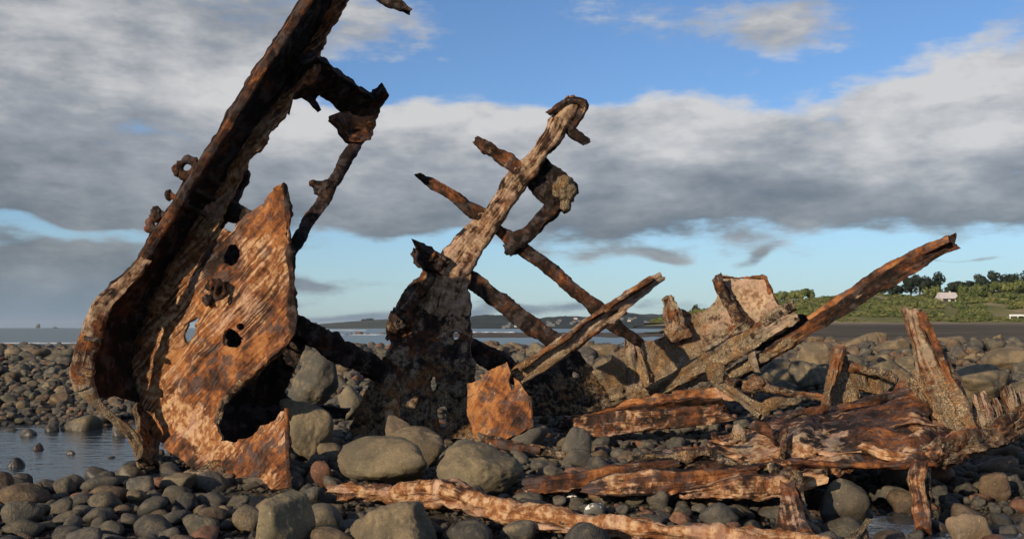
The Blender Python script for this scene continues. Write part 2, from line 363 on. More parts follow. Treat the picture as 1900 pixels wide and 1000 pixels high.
def jagged(poly, step, amp, seed):
    out = []; n = len(poly); L = 0.0
    for i in range(n):
        a = np.array(poly[i][:2], float); b = np.array(poly[(i + 1) % n][:2], float); d = np.linalg.norm(b - a); k = max(1, int(round(d / step)))
        nr = np.array((-(b - a)[1], (b - a)[0])) / (d + 1e-9)
        for j in range(k):
            q = a + (b - a) * j / k
            s = np.array([[q[0] * .055 + seed * 3.1, q[1] * .055, seed * 1.3]]); s2 = s * 3.7
            o = amp * (float(pn(s)[0]) + .55 * float(pn(s2)[0])) * 1.25
            out.append(tuple(q + nr * o))
    return out
def inside(px, py, poly):
    x = np.asarray(px); y = np.asarray(py); r = np.zeros(len(x), bool); p = np.array(poly); q = np.roll(p, -1, 0)
    for (x0, y0), (x1, y1) in zip(p, q):
        if y0 == y1: continue
        c = ((y0 > y) != (y1 > y)) & (x < (x1 - x0) * (y - y0) / (y1 - y0) + x0); r ^= c
    return r
def masks(v, mask, px=None, py=None, patches=(), fib=.3):
    n = len(v); m_ = np.zeros((n, 4)); m_[:, 3] = fib
    for k in range(3): m_[:, k] = mask[k]
    low = (1 - sstep(v[:, 2] + .25 * pn(v * 2.2), .35, 1.35)); m_[:, 1] = m_[:, 1] + (low * .38 if mask[1] >= 0 else 0)
    if patches and px is not None:
        for (cx, cy, r, ch, amt) in patches:
            g = np.exp(-((px - cx) ** 2 + (py - cy) ** 2) / (r * r)); m_[:, ch] += amt * g
    return np.clip(m_, 0, 1)
SEED = [0]
def flake(g, sd):                                           # rust coming off in layers along the grain
    t_ = fbm(g * np.array((2.2, 8.0, 8.0)) + sd * 1.9, 3) * 3.0 + 10; fl = np.floor(t_); fr = t_ - fl
    return (fl + np.clip((fr - .72) / .28, 0, 1) ** 2 - 10) * .7
def sheet(name, parent, outline, Y, thick=.035, res=5.5, jag=2.0, holes=(), grain=0.0, amp=(.018, .008), mask=(.4, 0., .5), patches=(), mat=None, fib=.3, pit=0.0):
    SEED[0] += 1; sd = SEED[0]
    ol = jagged(outline, res, jag, sd); hs = [jagged(h, res * .6, jag * 1.5, sd + 50 + i) for i, h in enumerate(holes)]
    fn = Y if callable(Y) else depth_fn(Y)
    o = np.array(ol); x0, y0 = o.min(0); x1, y1 = o.max(0)
    gx, gy = np.meshgrid(np.arange(x0 + res * .5, x1, res), np.arange(y0 + res * .5, y1, res * .87)); gx[1::2] += res * .5
    gx = gx.ravel() + np.random.RandomState(sd).uniform(-.2, .2, gx.size) * res; gy = gy.ravel()
    keep = inside(gx, gy, ol)
    for h in hs: keep &= ~inside(gx, gy, h)
    bd = np.concatenate([o] + [np.array(h) for h in hs])
    gx, gy = gx[keep], gy[keep]
    for s0 in range(0, len(gx), 2000):                     # keep interior points off the rim
        d = np.sqrt(((gx[s0:s0 + 2000, None] - bd[:, 0]) ** 2 + (gy[s0:s0 + 2000, None] - bd[:, 1]) ** 2)).min(1)
        keep2 = d > res * .5 if s0 == 0 else np.concatenate([keep2, d > res * .5])
    gx, gy = gx[keep2], gy[keep2]
    pts = [Vector(p) for p in ol]; edges = [(i, (i + 1) % len(ol)) for i in range(len(ol))]
    for h in hs:
        b0 = len(pts); pts += [Vector(p) for p in h]; edges += [(b0 + i, b0 + (i + 1) % len(h)) for i in range(len(h))]
    pts += [Vector((a, b)) for a, b in zip(gx, gy)]
    r = delaunay_2d_cdt(pts, edges, [], 0, 1e-4)
    q = np.array([tuple(p) for p in r[0]]); tri = np.array([f for f in r[2] if len(f) == 3])
    c = q[tri].mean(1); k = inside(c[:, 0], c[:, 1], ol)
    for h in hs: k &= ~inside(c[:, 0], c[:, 1], h)
    tri = tri[k]; used = np.unique(tri); mp = -np.ones(len(q), int); mp[used] = np.arange(len(used)); q = q[used]; tri = mp[tri]
    px, py = q[:, 0], q[:, 1]; yy = fn(px, py)
    v = np.stack([(px - CX) / F * yy, yy, CH - (py - HY) / F * yy], 1)
    n = vnormals(v, tri)
    if (n * (v - np.array((0, 0, CH)))).sum() > 0: tri = tri[:, ::-1]; n = -n
    a = math.radians(grain); e3 = n.mean(0); e3 /= np.linalg.norm(e3)      # grain frame in the plate's own plane, real metres
    e1 = np.array((math.cos(a), 0, -math.sin(a))); e1 -= e3 * (e1 @ e3); e1 /= np.linalg.norm(e1); e2 = np.cross(e3, e1)
    g = np.stack([v @ e1, v @ e2, (v @ e3) * .35 + sd * 1.37], 1)
    d = amp[0] * fbm(v * 3.1 + sd, 4) + amp[1] * flake(g, sd) + amp[1] * .6 * fbm(g * np.array((5., 24., 24.)) + sd, 2) + amp[1] * .4 * fbm(v * 22.0, 2)
    if pit: q_ = fbm(v * 11.0 + sd, 4); d = d + pit * (.6 * q_ - 1.2 * np.maximum(0, np.abs(pn(v * 17.0 + 7)) - .22))
    v = v + n * d[:, None]
    th = thick * (1 + .45 * fbm(v * 6.0 + 40, 2)); back = v - n * np.maximum(th, .008)[:, None] + .006 * np.stack([pn(v * 19), pn(v * 19 + 5), pn(v * 19 + 9)], 1)
    e = {}
    for t_ in tri:
        for i in range(3):
            ed = (t_[i], t_[(i + 1) % 3]); e[ed] = e.get(ed, 0) + 1
    bnd = [(a_, b_) for (a_, b_) in e if (b_, a_) not in e]
    N = len(v); faces = [tuple(t_) for t_ in tri] + [(t_[2] + N, t_[1] + N, t_[0] + N) for t_ in tri] + [(b_, a_, a_ + N, b_ + N) for a_, b_ in bnd]
    vv = np.concatenate([v, back]); mk = masks(v, mask, px, py, patches, fib); mk = np.concatenate([mk, mk]); gg = np.concatenate([g, g + np.array((0, 0, thick * 3))])
    ob = mesh_obj(name, vv, faces, mat or RUST, parent, {'gr': ('FLOAT_VECTOR', gg), 'msk': ('FLOAT_COLOR', mk)})
    md = ob.modifiers.new('e', 'EDGE_SPLIT'); md.split_angle = math.radians(55); return ob
SECT = {'I': [(-.5, -.5), (.5, -.5), (.5, -.3), (.14, -.3), (.14, .3), (.5, .3), (.5, .5), (-.5, .5), (-.5, .3), (-.14, .3), (-.14, -.3), (-.5, -.3)],
        'L': [(-.5, -.5), (.5, -.5), (.5, -.22), (-.2, -.22), (-.2, .5), (-.5, .5)],
        'C': [(-.5, -.5), (.5, -.5), (.5, .5), (.24, .5), (.24, -.15), (-.24, -.15), (-.24, .5), (-.5, .5)],
        'T': [(-.5, .1), (-.5, .5), (.5, .5), (.5, .1), (.16, .1), (.16, -.5), (-.16, -.5), (-.16, .1)]}
def bar(name, parent, path, t=.1, sect='rect', roll=0.0, amp=(.016, .008), mask=(.3, 0., .4), jag=.5, wob=.18, step=.024, pr=.022, mat=None, sharp=6.0, fib=.4):
    """path: (px, py, Y, apparent width px); t: depth in metres"""
    SEED[0] += 1; sd = SEED[0]
    p = np.array([P(a[0], a[1], a[2]) for a in path]); wd = np.array([a[3] / F * a[2] for a in path])
    sl = np.concatenate([[0], np.cumsum(np.linalg.norm(np.diff(p, axis=0), axis=1))]); L = sl[-1]; n = max(4, int(L / step))
    s = np.linspace(0, L, n + 1); c = np.stack([np.interp(s, sl, p[:, k]) for k in range(3)], 1); W = np.interp(s, sl, wd)
    if len(path) > 2:
        for _ in range(max(1, int(.05 / step))): c[1:-1] = .25 * c[:-2] + .5 * c[1:-1] + .25 * c[2:]
    T = np.gradient(c, axis=0); T /= np.linalg.norm(T, axis=1)[:, None]
    V = c - np.array((0, 0, CH)); V /= np.linalg.norm(V, axis=1)[:, None]
    Sd = np.cross(T, V); Sd /= np.linalg.norm(Sd, axis=1)[:, None]; Nn = np.cross(Sd, T)
    if (Nn * V).sum() > 0: Nn = -Nn
    cr, sr = math.cos(math.radians(roll)), math.sin(math.radians(roll)); A = Sd * cr + Nn * sr; Bv = -Sd * sr + Nn * cr
    wm = float(W.mean())
    if sect == 'rect':
        per = 2 * (wm + t); m_ = max(10, int(per / pr)); an = np.linspace(0, 2 * math.pi, m_, endpoint=False)
        ca, sa = np.cos(an), np.sin(an); rr = (np.abs(ca) ** sharp + np.abs(sa) ** sharp) ** (-1 / sharp); a2 = ca * rr * .5; b2 = sa * rr * .5
    else:
        pts = []; pl = SECT[sect]
        for i in range(len(pl)):
            x0, y0 = pl[i]; x1, y1 = pl[(i + 1) % len(pl)]; d = math.hypot((x1 - x0) * wm, (y1 - y0) * t); k = max(1, int(d / pr))
            pts += [(x0 + (x1 - x0) * j / k, y0 + (y1 - y0) * j / k) for j in range(k)]
        a2 = np.array([q[0] for q in pts]); b2 = np.array([q[1] for q in pts]); m_ = len(pts)
    wmod = 1 + wob * fbm(np.stack([s * 2.4 + sd * 7.7, s * 0 + .3, s * 0], 1), 4); tmod = 1 + wob * fbm(np.stack([s * 2.4 + sd * 9.1, s * 0 + 3.3, s * 0], 1), 4)
    off = .05 * W * fbm(np.stack([s * 1.8 + sd * 3.7, s * 0 + 8.3, s * 0], 1), 3) * 2
    v = (c + A * off[:, None])[:, None, :] + A[:, None, :] * (a2[None, :] * (W * wmod)[:, None])[..., None] + Bv[:, None, :] * (b2[None, :] * t * tmod[:, None])[..., None]
    rad = A[:, None, :] * a2[None, :, None] + Bv[:, None, :] * b2[None, :, None]; rad = (rad / (np.linalg.norm(rad, axis=2)[..., None] + 1e-9)).reshape(-1, 3)
    v = v.reshape(-1, 3)
    g = np.stack([np.repeat(s, m_), np.tile(a2 * wm + b2 * t * .7, n + 1), np.tile(b2 * t, n + 1) + sd * 1.37], 1)
    v = v + rad * (amp[0] * fbm(v * 5.0 + sd, 4) + amp[1] * flake(g * 1.3, sd) + amp[1] * .8 * fbm(g * np.array((4.5, 30., 30.)) + sd, 3) + amp[1] * .7 * fbm(v * 26.0, 2))[:, None]
    if jag:
        v3 = v.reshape(n + 1, m_, 3)
        for i0, sg in ((0, -1), (n, 1)):
            for k in range(min(4, n // 2)):
                i = i0 + (k if i0 == 0 else -k); amt = jag * wm * (1 - k / 4)
                v3[i] += T[i] * sg * (amt * fbm(v3[i] * 9.0 + sd * 2, 3))[:, None]
        v = v3.reshape(-1, 3)
    e0 = v[:m_].mean(0); e1 = v[-m_:].mean(0); N = len(v); v = np.concatenate([v, [e0 - T[0] * -.004, e1 + T[-1] * -.004]])
    g = np.concatenate([g, [g[0], g[-1]]])
    f = []
    for i in range(n):
        for j in range(m_): f.append((i * m_ + j, i * m_ + (j + 1) % m_, (i + 1) * m_ + (j + 1) % m_, (i + 1) * m_ + j))
    for j in range(m_): f.append((N, (j + 1) % m_, j)); f.append((N + 1, n * m_ + j, n * m_ + (j + 1) % m_))
    ob = mesh_obj(name, v, f, mat or RUST, parent, {'gr': ('FLOAT_VECTOR', g), 'msk': ('FLOAT_COLOR', masks(v, mask, fib=fib))})
    md = ob.modifiers.new('e', 'EDGE_SPLIT'); md.split_angle = math.radians(60)
    bm = bmesh.new(); bm.from_mesh(ob.data); bmesh.ops.recalc_face_normals(bm, faces=bm.faces); bm.to_mesh(ob.data); bm.free()
    return ob
_ICO = {}
def ico(sub):
    if sub not in _ICO:
        bm = bmesh.new(); bmesh.ops.create_icosphere(bm, subdivisions=sub, radius=1); bm.verts.ensure_lookup_table()
        _ICO[sub] = (np.array([tuple(v.co) for v in bm.verts]), [tuple(x.index for x in f.verts) for f in bm.faces]); bm.free()
    return _ICO[sub]
def lump(name, parent, px, py, Y, size, mask=(.2, 0., .4), amp=.25, sub=4, mat=None):
    SEED[0] += 1; v, f = ico(sub); r = 1 + amp * fbm(v * 1.6 + SEED[0] * 3, 4)
    w_ = v * r[:, None] * np.array(size) * .5 + P(px, py, Y)
    return mesh_obj(name, w_, f, mat or RUST, parent, {'gr': ('FLOAT_VECTOR', w_), 'msk': ('FLOAT_COLOR', masks(w_, mask))})
def link_ring(name, parent, px, py, Y, R, r, tilt, yaw, squash=1.35):
    SEED[0] += 1; n, m_ = 30, 12; v = []; f = []
    rot = np.array(Matrix.Rotation(math.radians(yaw), 3, 'Z') @ Matrix.Rotation(math.radians(tilt), 3, 'Y'))
    for i in range(n):
        a = 2 * math.pi * i / n
        for j in range(m_):
            b = 2 * math.pi * j / m_; v.append(((R + r * math.cos(b)) * math.cos(a), r * math.sin(b), (R + r * math.cos(b)) * math.sin(a) * squash))
            f.append((i * m_ + j, i * m_ + (j + 1) % m_, ((i + 1) % n) * m_ + (j + 1) % m_, ((i + 1) % n) * m_ + j))
    v = np.array(v); v = v * (1 + .30 * fbm(v * 16 + SEED[0], 3))[:, None]; v = v @ rot.T + P(px, py, Y)
    return mesh_obj(name, v, f, RUST, parent, {'gr': ('FLOAT_VECTOR', v), 'msk': ('FLOAT_COLOR', masks(v, (.1, 0, .45)))})
def ell(cx, cy, rx, ry, n=14, rot=0):
    c, s = math.cos(math.radians(rot)), math.sin(math.radians(rot)); o = []
    for i in range(n):
        a = 2 * math.pi * i / n; x, y = rx * math.cos(a), ry * math.sin(a); o.append((cx + c * x - s * y, cy + s * x + c * y))
    return o

# ================================================================== the bow
bow = Thing('ship_bow', P(390, 880, 8.2) * np.array((1, 1, 0)), 'tall rusted iron bow of the wreck with a holed plate leaning right', 'shipwreck')
wallY = [(152, 693, 8.46), (177, 579, 8.44), (219, 528, 8.45), (287, 442, 8.47), (385, 289, 8.5), (450, 182, 8.52), (570, 0, 8.56), (640, -110, 8.64),
         (690, -110, 9.08), (625, -10, 9.02), (585, 65, 9.0), (548, 130, 8.98), (510, 190, 8.96), (465, 250, 8.93), (420, 325, 8.92), (385, 380, 8.94), (338, 450, 8.97), (308, 500, 8.99), (268, 590, 9.02), (250, 645, 9.03), (246, 700, 9.03), (256, 750, 9.05), (170, 735, 8.5)]
sheet('stem_plate', bow, [(640, -110), (570, 0), (526, 65), (488, 118), (450, 182), (412, 247), (385, 289), (370, 305), (323, 384), (287, 442), (251, 500), (219, 528), (194, 552),
      (180, 590), (174, 640), (170, 680), (168, 735), (190, 738), (215, 735), (245, 740), (262, 748), (250, 700), (254, 645), (272, 590), (312, 500), (342, 450), (388, 380), (424, 325), (468, 250), (513, 190), (551, 130), (588, 65), (628, -10), (695, -110)],
      wallY, .05, 6, 1.5, grain=-57, mask=(.05, -1, .26), amp=(.008, .004))
bar('stem_bar', bow, [(646, -112, 8.62, 22), (574, 0, 8.56, 20), (491, 120, 8.52, 17), (414, 250, 8.5, 17), (372, 308, 8.48, 18), (325, 386, 8.46, 18), (288, 444, 8.44, 20), (256, 500, 8.43, 22)], .07, amp=(.005, .003), mask=(.2, -1, .6), wob=.03, jag=.2)
bar('stem_bar', bow, [(270, 480, 8.425, 20), (256, 500, 8.42, 22), (224, 530, 8.41, 24), (194, 556, 8.40, 28), (176, 592, 8.39, 34), (163, 640, 8.40, 38), (152, 690, 8.42, 40), (156, 722, 8.44, 34)], .07, amp=(.008, .006), mask=(.60, .22, .66), wob=.04, jag=.2)
bar('stem_foot', bow, [(148, 705, 8.44, 36), (172, 742, 8.46, 24), (205, 772, 8.52, 18), (240, 800, 8.62, 18), (256, 826, 8.68, 17), (263, 862, 8.75, 13)], .06, amp=(.012, .008), mask=(.62, .30, .7), wob=.12)
plate_out = [(672, -110), (607, -10), (567, 65), (530, 130), (492, 190), (447, 250), (404, 325), (368, 380), (322, 450), (290, 500), (254, 590), (236, 645), (232, 700), (246, 750), (278, 803),
    (303, 828), (323, 846), (352, 864), (388, 878), (424, 886), (460, 895), (507, 908), (536, 902), (533, 830), (529, 760), (512, 772), (496, 786), (478, 796), (460, 810), (435, 821), (408, 816), (400, 800), (402, 781), (413, 742), (435, 720), (481, 681), (525, 645),
    (543, 616), (541, 560), (541, 500), (538, 470), (533, 440), (536, 400), (531, 370), (527, 339), (500, 358), (470, 385), (442, 413), (428, 432), (418, 424), (400, 430), (410, 402), (438, 341), (472, 280), (492, 264), (497, 250), (522, 217), (541, 182), (556, 160), (592, 112), (602, 65), (645, 0), (712, -110)]
plateY = [(690, -110, 9.06), (625, -10, 9.0), (585, 65, 8.98), (548, 130, 8.96), (510, 190, 8.94), (465, 250, 8.91), (420, 325, 8.90), (438, 341, 8.88), (385, 380, 8.92), (338, 450, 8.95), (308, 500, 8.97), (268, 590, 9.0), (250, 645, 9.01), (246, 700, 9.01), (256, 750, 9.03), (285, 803, 9.0),
    (352, 864, 8.42), (388, 878, 8.15), (536, 905, 7.5), (460, 895, 7.72), (529, 760, 7.62), (500, 790, 7.75), (420, 815, 8.2), (405, 770, 8.42), (435, 720, 8.4), (525, 645, 8.28), (543, 616, 8.25), (541, 500, 8.34), (527, 339, 8.45), (430, 430, 8.75), (420, 600, 8.6), (645, 0, 8.93)]
bow_plate = sheet('hull_plate', bow, plate_out, plateY, .028, 4.6, 2.2, holes=[ell(430, 472, 15, 21, 14, 25), [(363, 588), (357, 600), (362, 620), (352, 636), (342, 645), (336, 632), (342, 612), (350, 598)], ell(427, 627, 17, 19), ell(446, 606, 5, 6, 8)],
    grain=-38, fib=.92, amp=(.012, .018), mask=(.48, -1, .80), patches=[(280, 715, 22, 0, .6), (310, 755, 24, 0, .6), (345, 785, 26, 0, .6), (385, 815, 30, 0, .55), (430, 840, 26, 0, .4), (495, 890, 22, 0, .4), (475, 250, 32, 0, .8), (440, 320, 34, 0, .8), (395, 410, 34, 0, .5), (340, 520, 45, 0, .2), (300, 815, 32, 0, -.3), (340, 850, 36, 0, -.3), (420, 880, 36, 0, -.2), (500, 375, 50, 3, -.7), (420, 720, 60, 3, -.6), (350, 820, 60, 3, -.6), (460, 860, 60, 3, -.6), (500, 375, 50, 0, -.4), (300, 600, 40, 0, .15), (420, 560, 60, 0, .1), (500, 480, 40, 0, .15), (400, 700, 60, 0, -.3), (470, 850, 50, 0, -.3), (470, 850, 50, 2, -.2), (330, 480, 40, 2, .25), (300, 640, 50, 2, .25), (400, 600, 50, 2, .2),
    (532, 590, 26, 1, .75), (500, 655, 26, 1, .75), (460, 695, 24, 1, .7), (420, 745, 24, 1, .7), (537, 530, 18, 1, .5), (400, 480, 32, 0, -.6), (400, 480, 32, 2, -.5), (480, 400, 45, 0, -.3), (520, 850, 32, 0, -.3), (360, 840, 50, 2, -.2), (340, 640, 20, 1, .4), (430, 700, 50, 0, -.25), (380, 690, 40, 2, -.25)])
bar('plate_lip', bow_plate, [(529, 345, 8.46, 8), (536, 400, 8.42, 9), (536, 445, 8.4, 9), (541, 500, 8.36, 10), (542, 560, 8.3, 12), (545, 615, 8.27, 14), (522, 648, 8.30, 12), (481, 683, 8.35, 11), (437, 722, 8.41, 11), (415, 742, 8.42, 10), (404, 782, 8.42, 9)], .13, amp=(.02, .012), mask=(.35, .15, .5), jag=.2)
link_ring('mooring_ring', bow_plate, 408, 540, 8.56, .040, .019, 25, 35, 1.5)
lump('ring_boss', bow_plate, 398, 530, 8.60, (.13, .12, .14), (.15, 0, .55), .5)
lump('bolt_head', bow, 386, 556, 8.66, (.1, .08, .1), (.1, 0, .5), .3, 3)
bar('foot_edge', bow_plate, [(531, 758, 7.60, 7), (533, 830, 7.54, 8), (537, 905, 7.47, 10)], .05, amp=(.006, .004), mask=(.2, -1, .6), jag=.1)
lump('rust_scale', bow, 410, 880, 8.1, (.5, .3, .18), (.35, .1, .45), .45)
lump('rust_scale', bow, 480, 898, 7.75, (.42, .25, .12), (.35, .1, .5), .45)
sheet('backing_plate', bow, [(400, 445), (455, 430), (468, 470), (462, 560), (470, 640), (430, 665), (385, 660), (392, 560)], [(430, 450, 9.1), (430, 640, 8.95), (400, 560, 9.1)], .03, 8, 2, mask=(.05, -1, .25))
# inner ribs seen between stem and plate
for (a, b, c_, d) in ((372, 322, 412, 345), (352, 350, 398, 372), (336, 378, 380, 398)):
    bar('rib', bow, [(a, b, 8.62, 9), (c_, d, 8.84, 9)], .05, amp=(.006, .004), mask=(.1, -1, .4), jag=.1)
# chain plates and bolts standing off the stem's left edge
shk = link_ring('shackle', bow, 347, 312, 8.50, .062, .036, 65, 10, 1.25); lump('shackle_pin', shk, 330, 318, 8.5, (.08, .1, .1), (.1, 0, .5), .2, 3)
lump('shackle_lug', shk, 366, 318, 8.5, (.10, .1, .16), (.1, 0, .5), .25, 3)
bar('bolt', bow, [(312, 361, 8.48, 12), (334, 372, 8.48, 10), (350, 378, 8.5, 12)], .05, mask=(.1, 0, .4), amp=(.006, .004), jag=.1); lump('bolt_head', bow, 313, 362, 8.48, (.065, .08, .1), (.1, 0, .45), .2, 3)
hk = link_ring('hook', bow, 296, 412, 8.46, .055, .030, 70, 10, 1.5); lump('hook_lug', hk, 290, 398, 8.46, (.1, .09, .14), (.15, 0, .45), .3, 3); lump('hook_lug', hk, 296, 430, 8.46, (.1, .09, .1), (.15, 0, .45), .3, 3)
bar('cleat', bow, [(157, 627, 8.36, 9), (190, 632, 8.38, 9)], .05, amp=(.006, .004), mask=(.1, .2, .3), jag=.2); bar('cleat', bow, [(146, 688, 8.38, 16), (172, 694, 8.4, 14)], .06, amp=(.01, .006), mask=(.1, .3, .3), jag=.3)
# dark knees behind the tan strip and the arm to the plate
sheet('knee_plate', bow, [(455, 312), (462, 320), (458, 336), (448, 345), (440, 372), (452, 388), (462, 398), (452, 412), (436, 414), (420, 410), (412, 420), (400, 428), (404, 400), (425, 350), (442, 322)], [(430, 370, 9.02)], .08, 5, 2.5, mask=(.1, -1, .35))
bar('knee_arm', bow, [(405, 372, 9.0, 30), (440, 392, 8.92, 26), (472, 408, 8.8, 20)], .08, mask=(.1, -1, .3), jag=.2)
# upper bracket, its end block and the stay running back down to the plate
brp = sheet('bracket_plate', bow, [(560, 120), (592, 113), (610, 122), (625, 137), (663, 163), (697, 186), (708, 170), (716, 166), (722, 175), (712, 198), (701, 218), (690, 246), (688, 258), (678, 259), (668, 240), (640, 212), (630, 208), (610, 190), (594, 181), (588, 192), (597, 206), (591, 210), (576, 196), (562, 187), (541, 186), (530, 180)],
      [(560, 150, 8.92), (640, 170, 9.35), (712, 190, 9.75)], .10, 5, 2.2, mask=(.0, -1, .3), amp=(.022, .012))
sheet('bracket_block', brp, [(630, 208), (650, 207), (672, 214), (692, 214), (703, 214), (696, 238), (688, 259), (668, 264), (650, 262), (636, 240), (625, 220)], [(640, 230, 9.25), (700, 230, 9.45)], .16, 4.5, 2.5, mask=(.22, -1, .66), amp=(.03, .02))
sheet('torn_gusset', brp, [(592, 108), (594, 128), (584, 148), (572, 158), (562, 154), (568, 138), (580, 122)], [(580, 130, 8.86)], .03, 4, 1.5, mask=(.1, -1, .85))
bar('torn_strip', bow, [(536, 178, 8.9, 12), (524, 208, 8.9, 9)], .04, mask=(.1, -1, .3), jag=.6); bar('torn_strip', bow, [(541, 185, 8.9, 8), (535, 214, 8.9, 5)], .03, mask=(.1, -1, .3), jag=.6)
stay = bar('stay', bow, [(668, 248, 9.42, 28), (652, 280, 9.35, 20), (625, 330, 9.2, 20), (598, 374, 9.05, 21), (572, 412, 8.9, 22), (548, 452, 8.66, 22), (535, 478, 8.6, 22)], .10, mask=(.08, -1, .32), amp=(.010, .008), jag=.2, wob=.10, sharp=9)
lump('stay_collar', stay, 602, 350, 9.12, (.19, .16, .15), (.1, 0, .35), .35); lump('stay_lug', stay, 582, 341, 9.1, (.08, .1, .07), (.1, 0, .35), .3, 3)
bar('upper_arm', bow, [(640, -75, 8.95, 30), (690, -25, 8.9, 26), (722, 2, 8.88, 20), (740, 8, 8.86, 22), (762, 20, 8.85, 15)], .08, mask=(.05, -1, .3), amp=(.02, .012), jag=.2)
# far side of the hull, seen black through the opening
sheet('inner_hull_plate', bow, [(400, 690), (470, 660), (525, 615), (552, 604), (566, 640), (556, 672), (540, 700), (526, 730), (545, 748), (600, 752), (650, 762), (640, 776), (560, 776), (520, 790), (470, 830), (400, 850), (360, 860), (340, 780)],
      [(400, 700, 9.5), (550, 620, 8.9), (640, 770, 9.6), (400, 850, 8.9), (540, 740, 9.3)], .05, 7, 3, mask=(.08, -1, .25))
bar('lower_stay', bow, [(538, 600, 8.7, 34), (580, 622, 9.0, 44), (625, 650, 9.4, 44), (672, 675, 9.8, 36), (712, 692, 10.0, 34)], .12, mask=(.1, .1, .25), amp=(.025, .012), jag=.2)
sheet('keel_plate', bow, [(258, 745), (275, 770), (300, 820), (298, 858), (280, 862), (262, 850), (268, 820), (258, 790)], [(258, 745, 9.0), (300, 820, 9.05), (290, 858, 8.78)], .05, 6, 2.5, mask=(.3, .2, .35))

# ================================================================== midship frame
frm = Thing('midship_wreckage', P(800, 790, 10.2) * np.array((1, 1, 0)), 'tall leaning iron frame with cross bars, standing mid-beach beside an orange plate', 'shipwreck')
sheet('gusset_plate', frm, [(792, 505), (830, 470), (885, 462), (874, 500), (867, 532), (870, 560), (872, 600), (872, 640), (880, 672), (882, 710), (900, 745), (925, 790), (900, 822), (850, 815), (800, 822), (740, 812), (700, 818), (655, 810), (648, 790), (662, 765), (668, 744), (692, 696), (708, 668), (724, 636), (721, 616), (732, 592), (740, 572), (757, 550), (776, 536), (784, 515)],
      [(830, 480, 10.3), (870, 600, 10.25), (740, 580, 10.35), (660, 780, 10.45), (800, 800, 10.15), (910, 790, 10.2), (800, 680, 10.2)], .09, 5.5, 3.2, holes=[ell(768, 562, 6, 5, 8), ell(846, 624, 8, 9, 9), ell(802, 712, 6, 12, 9), [(812, 756), (826, 758), (832, 775), (826, 800), (816, 800), (814, 780), (810, 770)]],
      grain=-62, fib=.1, pit=.016, mask=(.42, .16, .46), amp=(.03, .004), patches=[(845, 510, 45, 0, .6), (815, 545, 40, 0, .3), (750, 580, 25, 1, .4), (860, 500, 20, 0, .4)])
bar('post', frm, [(1064, 190, 10.2, 26), (1045, 215, 10.2, 34), (1030, 245, 10.2, 34), (1000, 283, 10.2, 29), (972, 322, 10.2, 40), (938, 370, 10.22, 43), (895, 425, 10.25, 47), (862, 462, 10.27, 54), (842, 495, 10.28, 60), (825, 540, 10.3, 66), (812, 575, 10.32, 54)], .14, fib=.5, mask=(.60, .20, .50), amp=(.022, .007), jag=.25, wob=.16, sharp=3.2)
bar('post_head', frm, [(1016, 212, 10.15, 8), (1036, 198, 10.15, 14), (1058, 187, 10.15, 12), (1084, 192, 10.15, 13), (1074, 216, 10.2, 16), (1058, 236, 10.22, 14)], .10, mask=(.3, .05, .5), amp=(.010, .010), jag=.5)
bar('hooked_spur', frm, [(1048, 232, 10.2, 22), (1066, 248, 10.2, 20), (1088, 264, 10.2, 16)], .08, mask=(.1, -1, .3), jag=.3)
bar('spur', frm, [(884, 258, 10.1, 12), (905, 273, 10.1, 20), (918, 280, 10.12, 17), (935, 294, 10.14, 24), (960, 312, 10.16, 26)], .08, mask=(.25, .1, .45), amp=(.012, .012), jag=.5, sharp=9)
bar('spur', frm, [(778, 325, 10.1, 14), (810, 345, 10.1, 18), (845, 368, 10.12, 20), (868, 386, 10.16, 24), (890, 396, 10.2, 26)], .09, mask=(.2, .1, .5), amp=(.010, .010), jag=.5, sharp=9, wob=.1)
bar('spur', frm, [(768, 458, 10.1, 20), (785, 470, 10.12, 34), (805, 485, 10.15, 40), (830, 498, 10.2, 40)], .12, mask=(.2, .15, .35), amp=(.03, .02), jag=.4)
bar('edge_rib', frm, [(806, 486, 10.22, 26), (790, 518, 10.24, 30), (765, 550, 10.26, 30), (742, 578, 10.28, 26), (730, 606, 10.3, 20), (724, 632, 10.32, 14)], .10, mask=(.4, .35, .6), amp=(.02, .012), jag=.3)
brk = sheet('bracket', frm, [(985, 292), (1012, 288), (1022, 300), (1050, 322), (1070, 342), (1072, 352), (1060, 366), (1056, 388), (1046, 392), (1034, 380), (1012, 380), (994, 362), (978, 346), (972, 330)], [(980, 320, 10.3), (1065, 350, 10.25)], .16, 4.5, 2.5, mask=(.05, -1, .2), patches=[(1050, 350, 22, 1, .75), (1050, 380, 14, 1, .6)], amp=(.03, .02))
lump('barnacle_crust', brk, 1048, 352, 10.2, (.24, .2, .26), (.1, .72, .2), .35); lump('barnacle_crust', brk, 1050, 382, 10.2, (.12, .12, .14), (.1, .7, .2), .35, 3)
bar('brace', frm, [(1034, 376, 10.3, 26), (1012, 402, 10.32, 28), (985, 430, 10.35, 28), (960, 448, 10.38, 36), (942, 470, 10.38, 20)], .12, mask=(.05, -1, .25), amp=(.022, .014), jag=.3)
bar('cross_bar', frm, [(905, 412, 10.35, 20), (935, 432, 10.38, 21), (965, 456, 10.4, 28), (1000, 484, 10.45, 23), (1050, 526, 10.55, 24), (1095, 562, 10.62, 25), (1120, 584, 10.68, 30), (1150, 612, 10.75, 20), (1185, 634, 10.85, 18)], .10, mask=(.22, .12, .45), amp=(.012, .010), jag=.4, wob=.10, sharp=9)
bar('cross_bar', frm, [(856, 505, 10.35, 30), (890, 528, 10.4, 33), (915, 550, 10.45, 30), (955, 580, 10.5, 33), (1000, 612, 10.55, 35), (1040, 640, 10.6, 30)], .12, mask=(.15, .2, .4), amp=(.014, .011), jag=.4, wob=.12, sharp=9)
